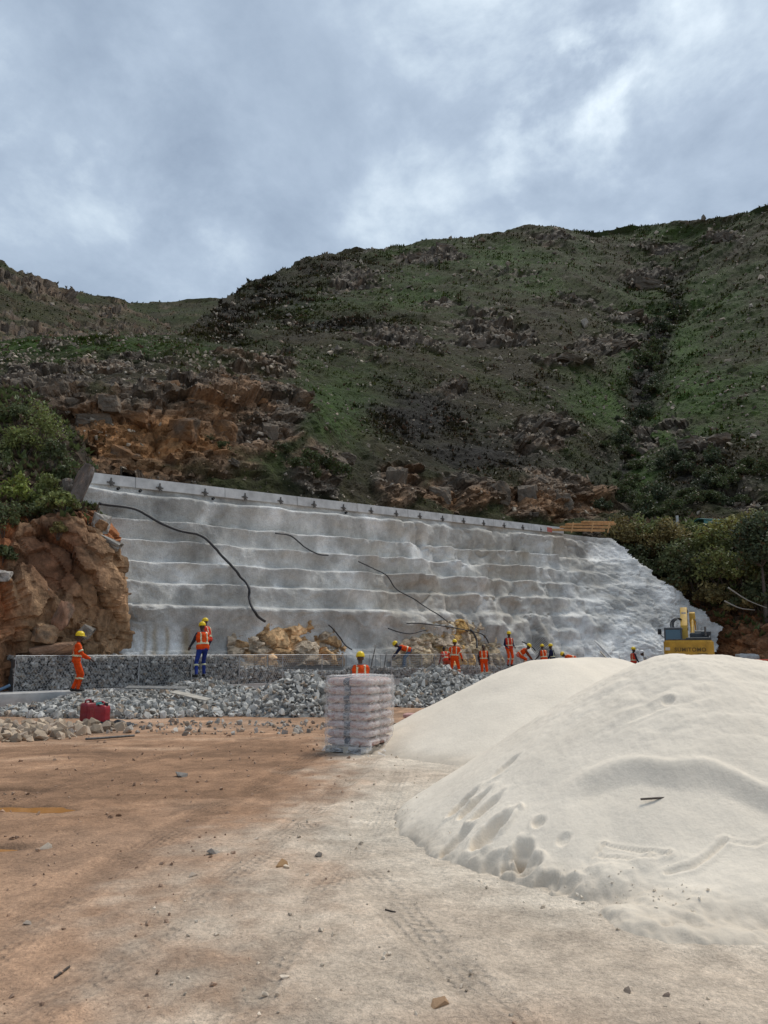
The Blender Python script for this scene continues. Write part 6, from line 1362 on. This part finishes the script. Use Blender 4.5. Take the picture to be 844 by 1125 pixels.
    BM().cyl((.18, 1.1, 2.3), (.20, 2.3, 3.35), .12).cyl((.20, 2.3, 3.35), (.2, 2.7, 3.65), .06).done('arm_cylinder', M['yellow'], ex)
    V, F, T = polytube(spline(np.array([(.42, .2, 2.3), (.52, .9, 2.9), (.46, 1.6, 3.3), (.34, 2.4, 3.5)]), 20), .035, 6); link('hydraulic_hose', mesh_np('hydraulic_hose', V, F, M['hose'], True, None, T), bo)
    q = BM()
    for z in np.linspace(1.18, 1.38, 3): q.box((.5, .02, .03), (.75, -2.108, z))
    q.done('vent_slots', M['darkpaint'], cw, False); BM().box((.10, .05, .10), (-.55, -2.10, 1.22), bev=.02).box((.10, .05, .10), (.30, -2.10, 1.22), bev=.02).done('tow_eyes', M['steel'], cw)
    BM().box((1.0, .7, .42), (.62, .35, 2.42), bev=.06).cyl((.35, .5, 2.6), (.95, .5, 2.6), .16).box((.5, .4, .25), (.95, -.4, 2.55), bev=.05).done('engine_block', M['darkpaint'], ex)
    for s in (-1, 1): cy = BM().cyl((s*.34, .95, 1.25), (s*.32, 1.9, 2.35), .085).done('boom_cylinder', M['yellow'], ex); BM().cyl((s*.32, 1.9, 2.35), (s*.28, 2.5, 3.15), .045).done('piston_rod', M['chrome'], cy)
    bk = BM().prism([(4.9, 1.4), (5.15, 1.1), (5.1, .55), (4.6, .22), (3.95, .35), (4.05, .45), (4.6, .40), (4.9, .65), (4.85, 1.2)], 1.1, None, .02).done('bucket', M['steel'], ex); q = BM()
    for x in np.linspace(-.48, .48, 5): q.box((.08, .22, .05), (x, 3.9, .40), (.15, 0, 0))
    q.done('bucket_teeth', M['steel'], bk, False)
    return ex
excavator()

# ------------------------------------------------------------------ odds and ends at the wall foot
def mesh_panel():
    p = at(607, .9, 45.2); o = empty('mesh_panel', p, gang, 'dark steel mesh panel leaning on the wall behind the workers', 'mesh panel'); o.rotation_euler = (-.35, -.5, gang); S = []
    for x in np.linspace(-.7, .7, 15): S.append(((x, 0, 0), (x, 0, 1.5)))
    for z in np.linspace(0, 1.5, 16): S.append(((-.7, 0, z), (.7, 0, z)))
    V, F = tubes(np.array(S), .012, 4); link('wires', mesh_np('wires', V, F, M['steel'], False), o)
mesh_panel()
def pole(a, b, r, label, mat=None):
    P = np.linspace(np.array(a), np.array(b), 6); V, F, T = polytube(P, r, 8); link('pole', mesh_np('pole', V, F, mat or M['greypaint'], True, None, T), None, label, 'pole')
pole(at(654, 2.2, 44.5), at(688, .55, 41.5), .05, 'long grey pole sloping down behind the gap between sand heaps', M['beam'])
pole(at(660, 1.6, 43.5), at(680, .6, 41.0), .05, 'shorter pole beneath the long sloping one', M['board'])
pole(at(405, .5, 33.6), at(413, 1.9, 34.1), .025, 'steel bar propped against the open baskets right of the pallet worker', M['steel'])
pole(at(420, .5, 34.0), at(425, 1.6, 34.4), .025, 'second steel bar propped against the open baskets', M['steel'])
rubble('rubble_heap', lambda x, y: cone(x, y, (at(672, .5, 42.)[0], 42.), .85, 2.2, 1.6)+.1*fb2(x, y, 1.2, 3, 871), (at(640, .5, 42.)[0], at(706, .5, 42.)[0]), (39.5, 44.5), 420, 12, .06, .2, 'small grey rubble heap seen in the gap between the sand heaps')
bl = empty('concrete_lump', at(824, 0., 46.), 0, 'rounded grey lump of concrete near the lime vest person', 'concrete lump')
V, F = big_rock(5); link('lump', mesh_np('lump', V*np.array([.8, .7, .95])+[0, 0, .72], None, M['concrete'], True, None, F), bl)
def barrier():
    o = empty('road_barrier', at(846, .0, 42.), .15, 'red orange plastic barrier at the right edge behind the sand', 'barrier')
    BM().prism([(-.25, 0), (.25, 0), (.25, .15), (.10, .45), (.09, .95), (-.09, .95), (-.10, .45), (-.25, .15)], 1.6, None, .03).done('body', M['orangeplastic'], o)
    BM().prism([(-.14, .60), (-.10, .60), (-.10, .75), (-.14, .75)], 1.3).done('reflective_strip', M['beam'], o, False); o.location.z = .25
    for x in (-.6, .6): BM().box((.25, .5, .26), (x, 0, -.125), bev=.02).done('foot', M['rubber'], o)
barrier()
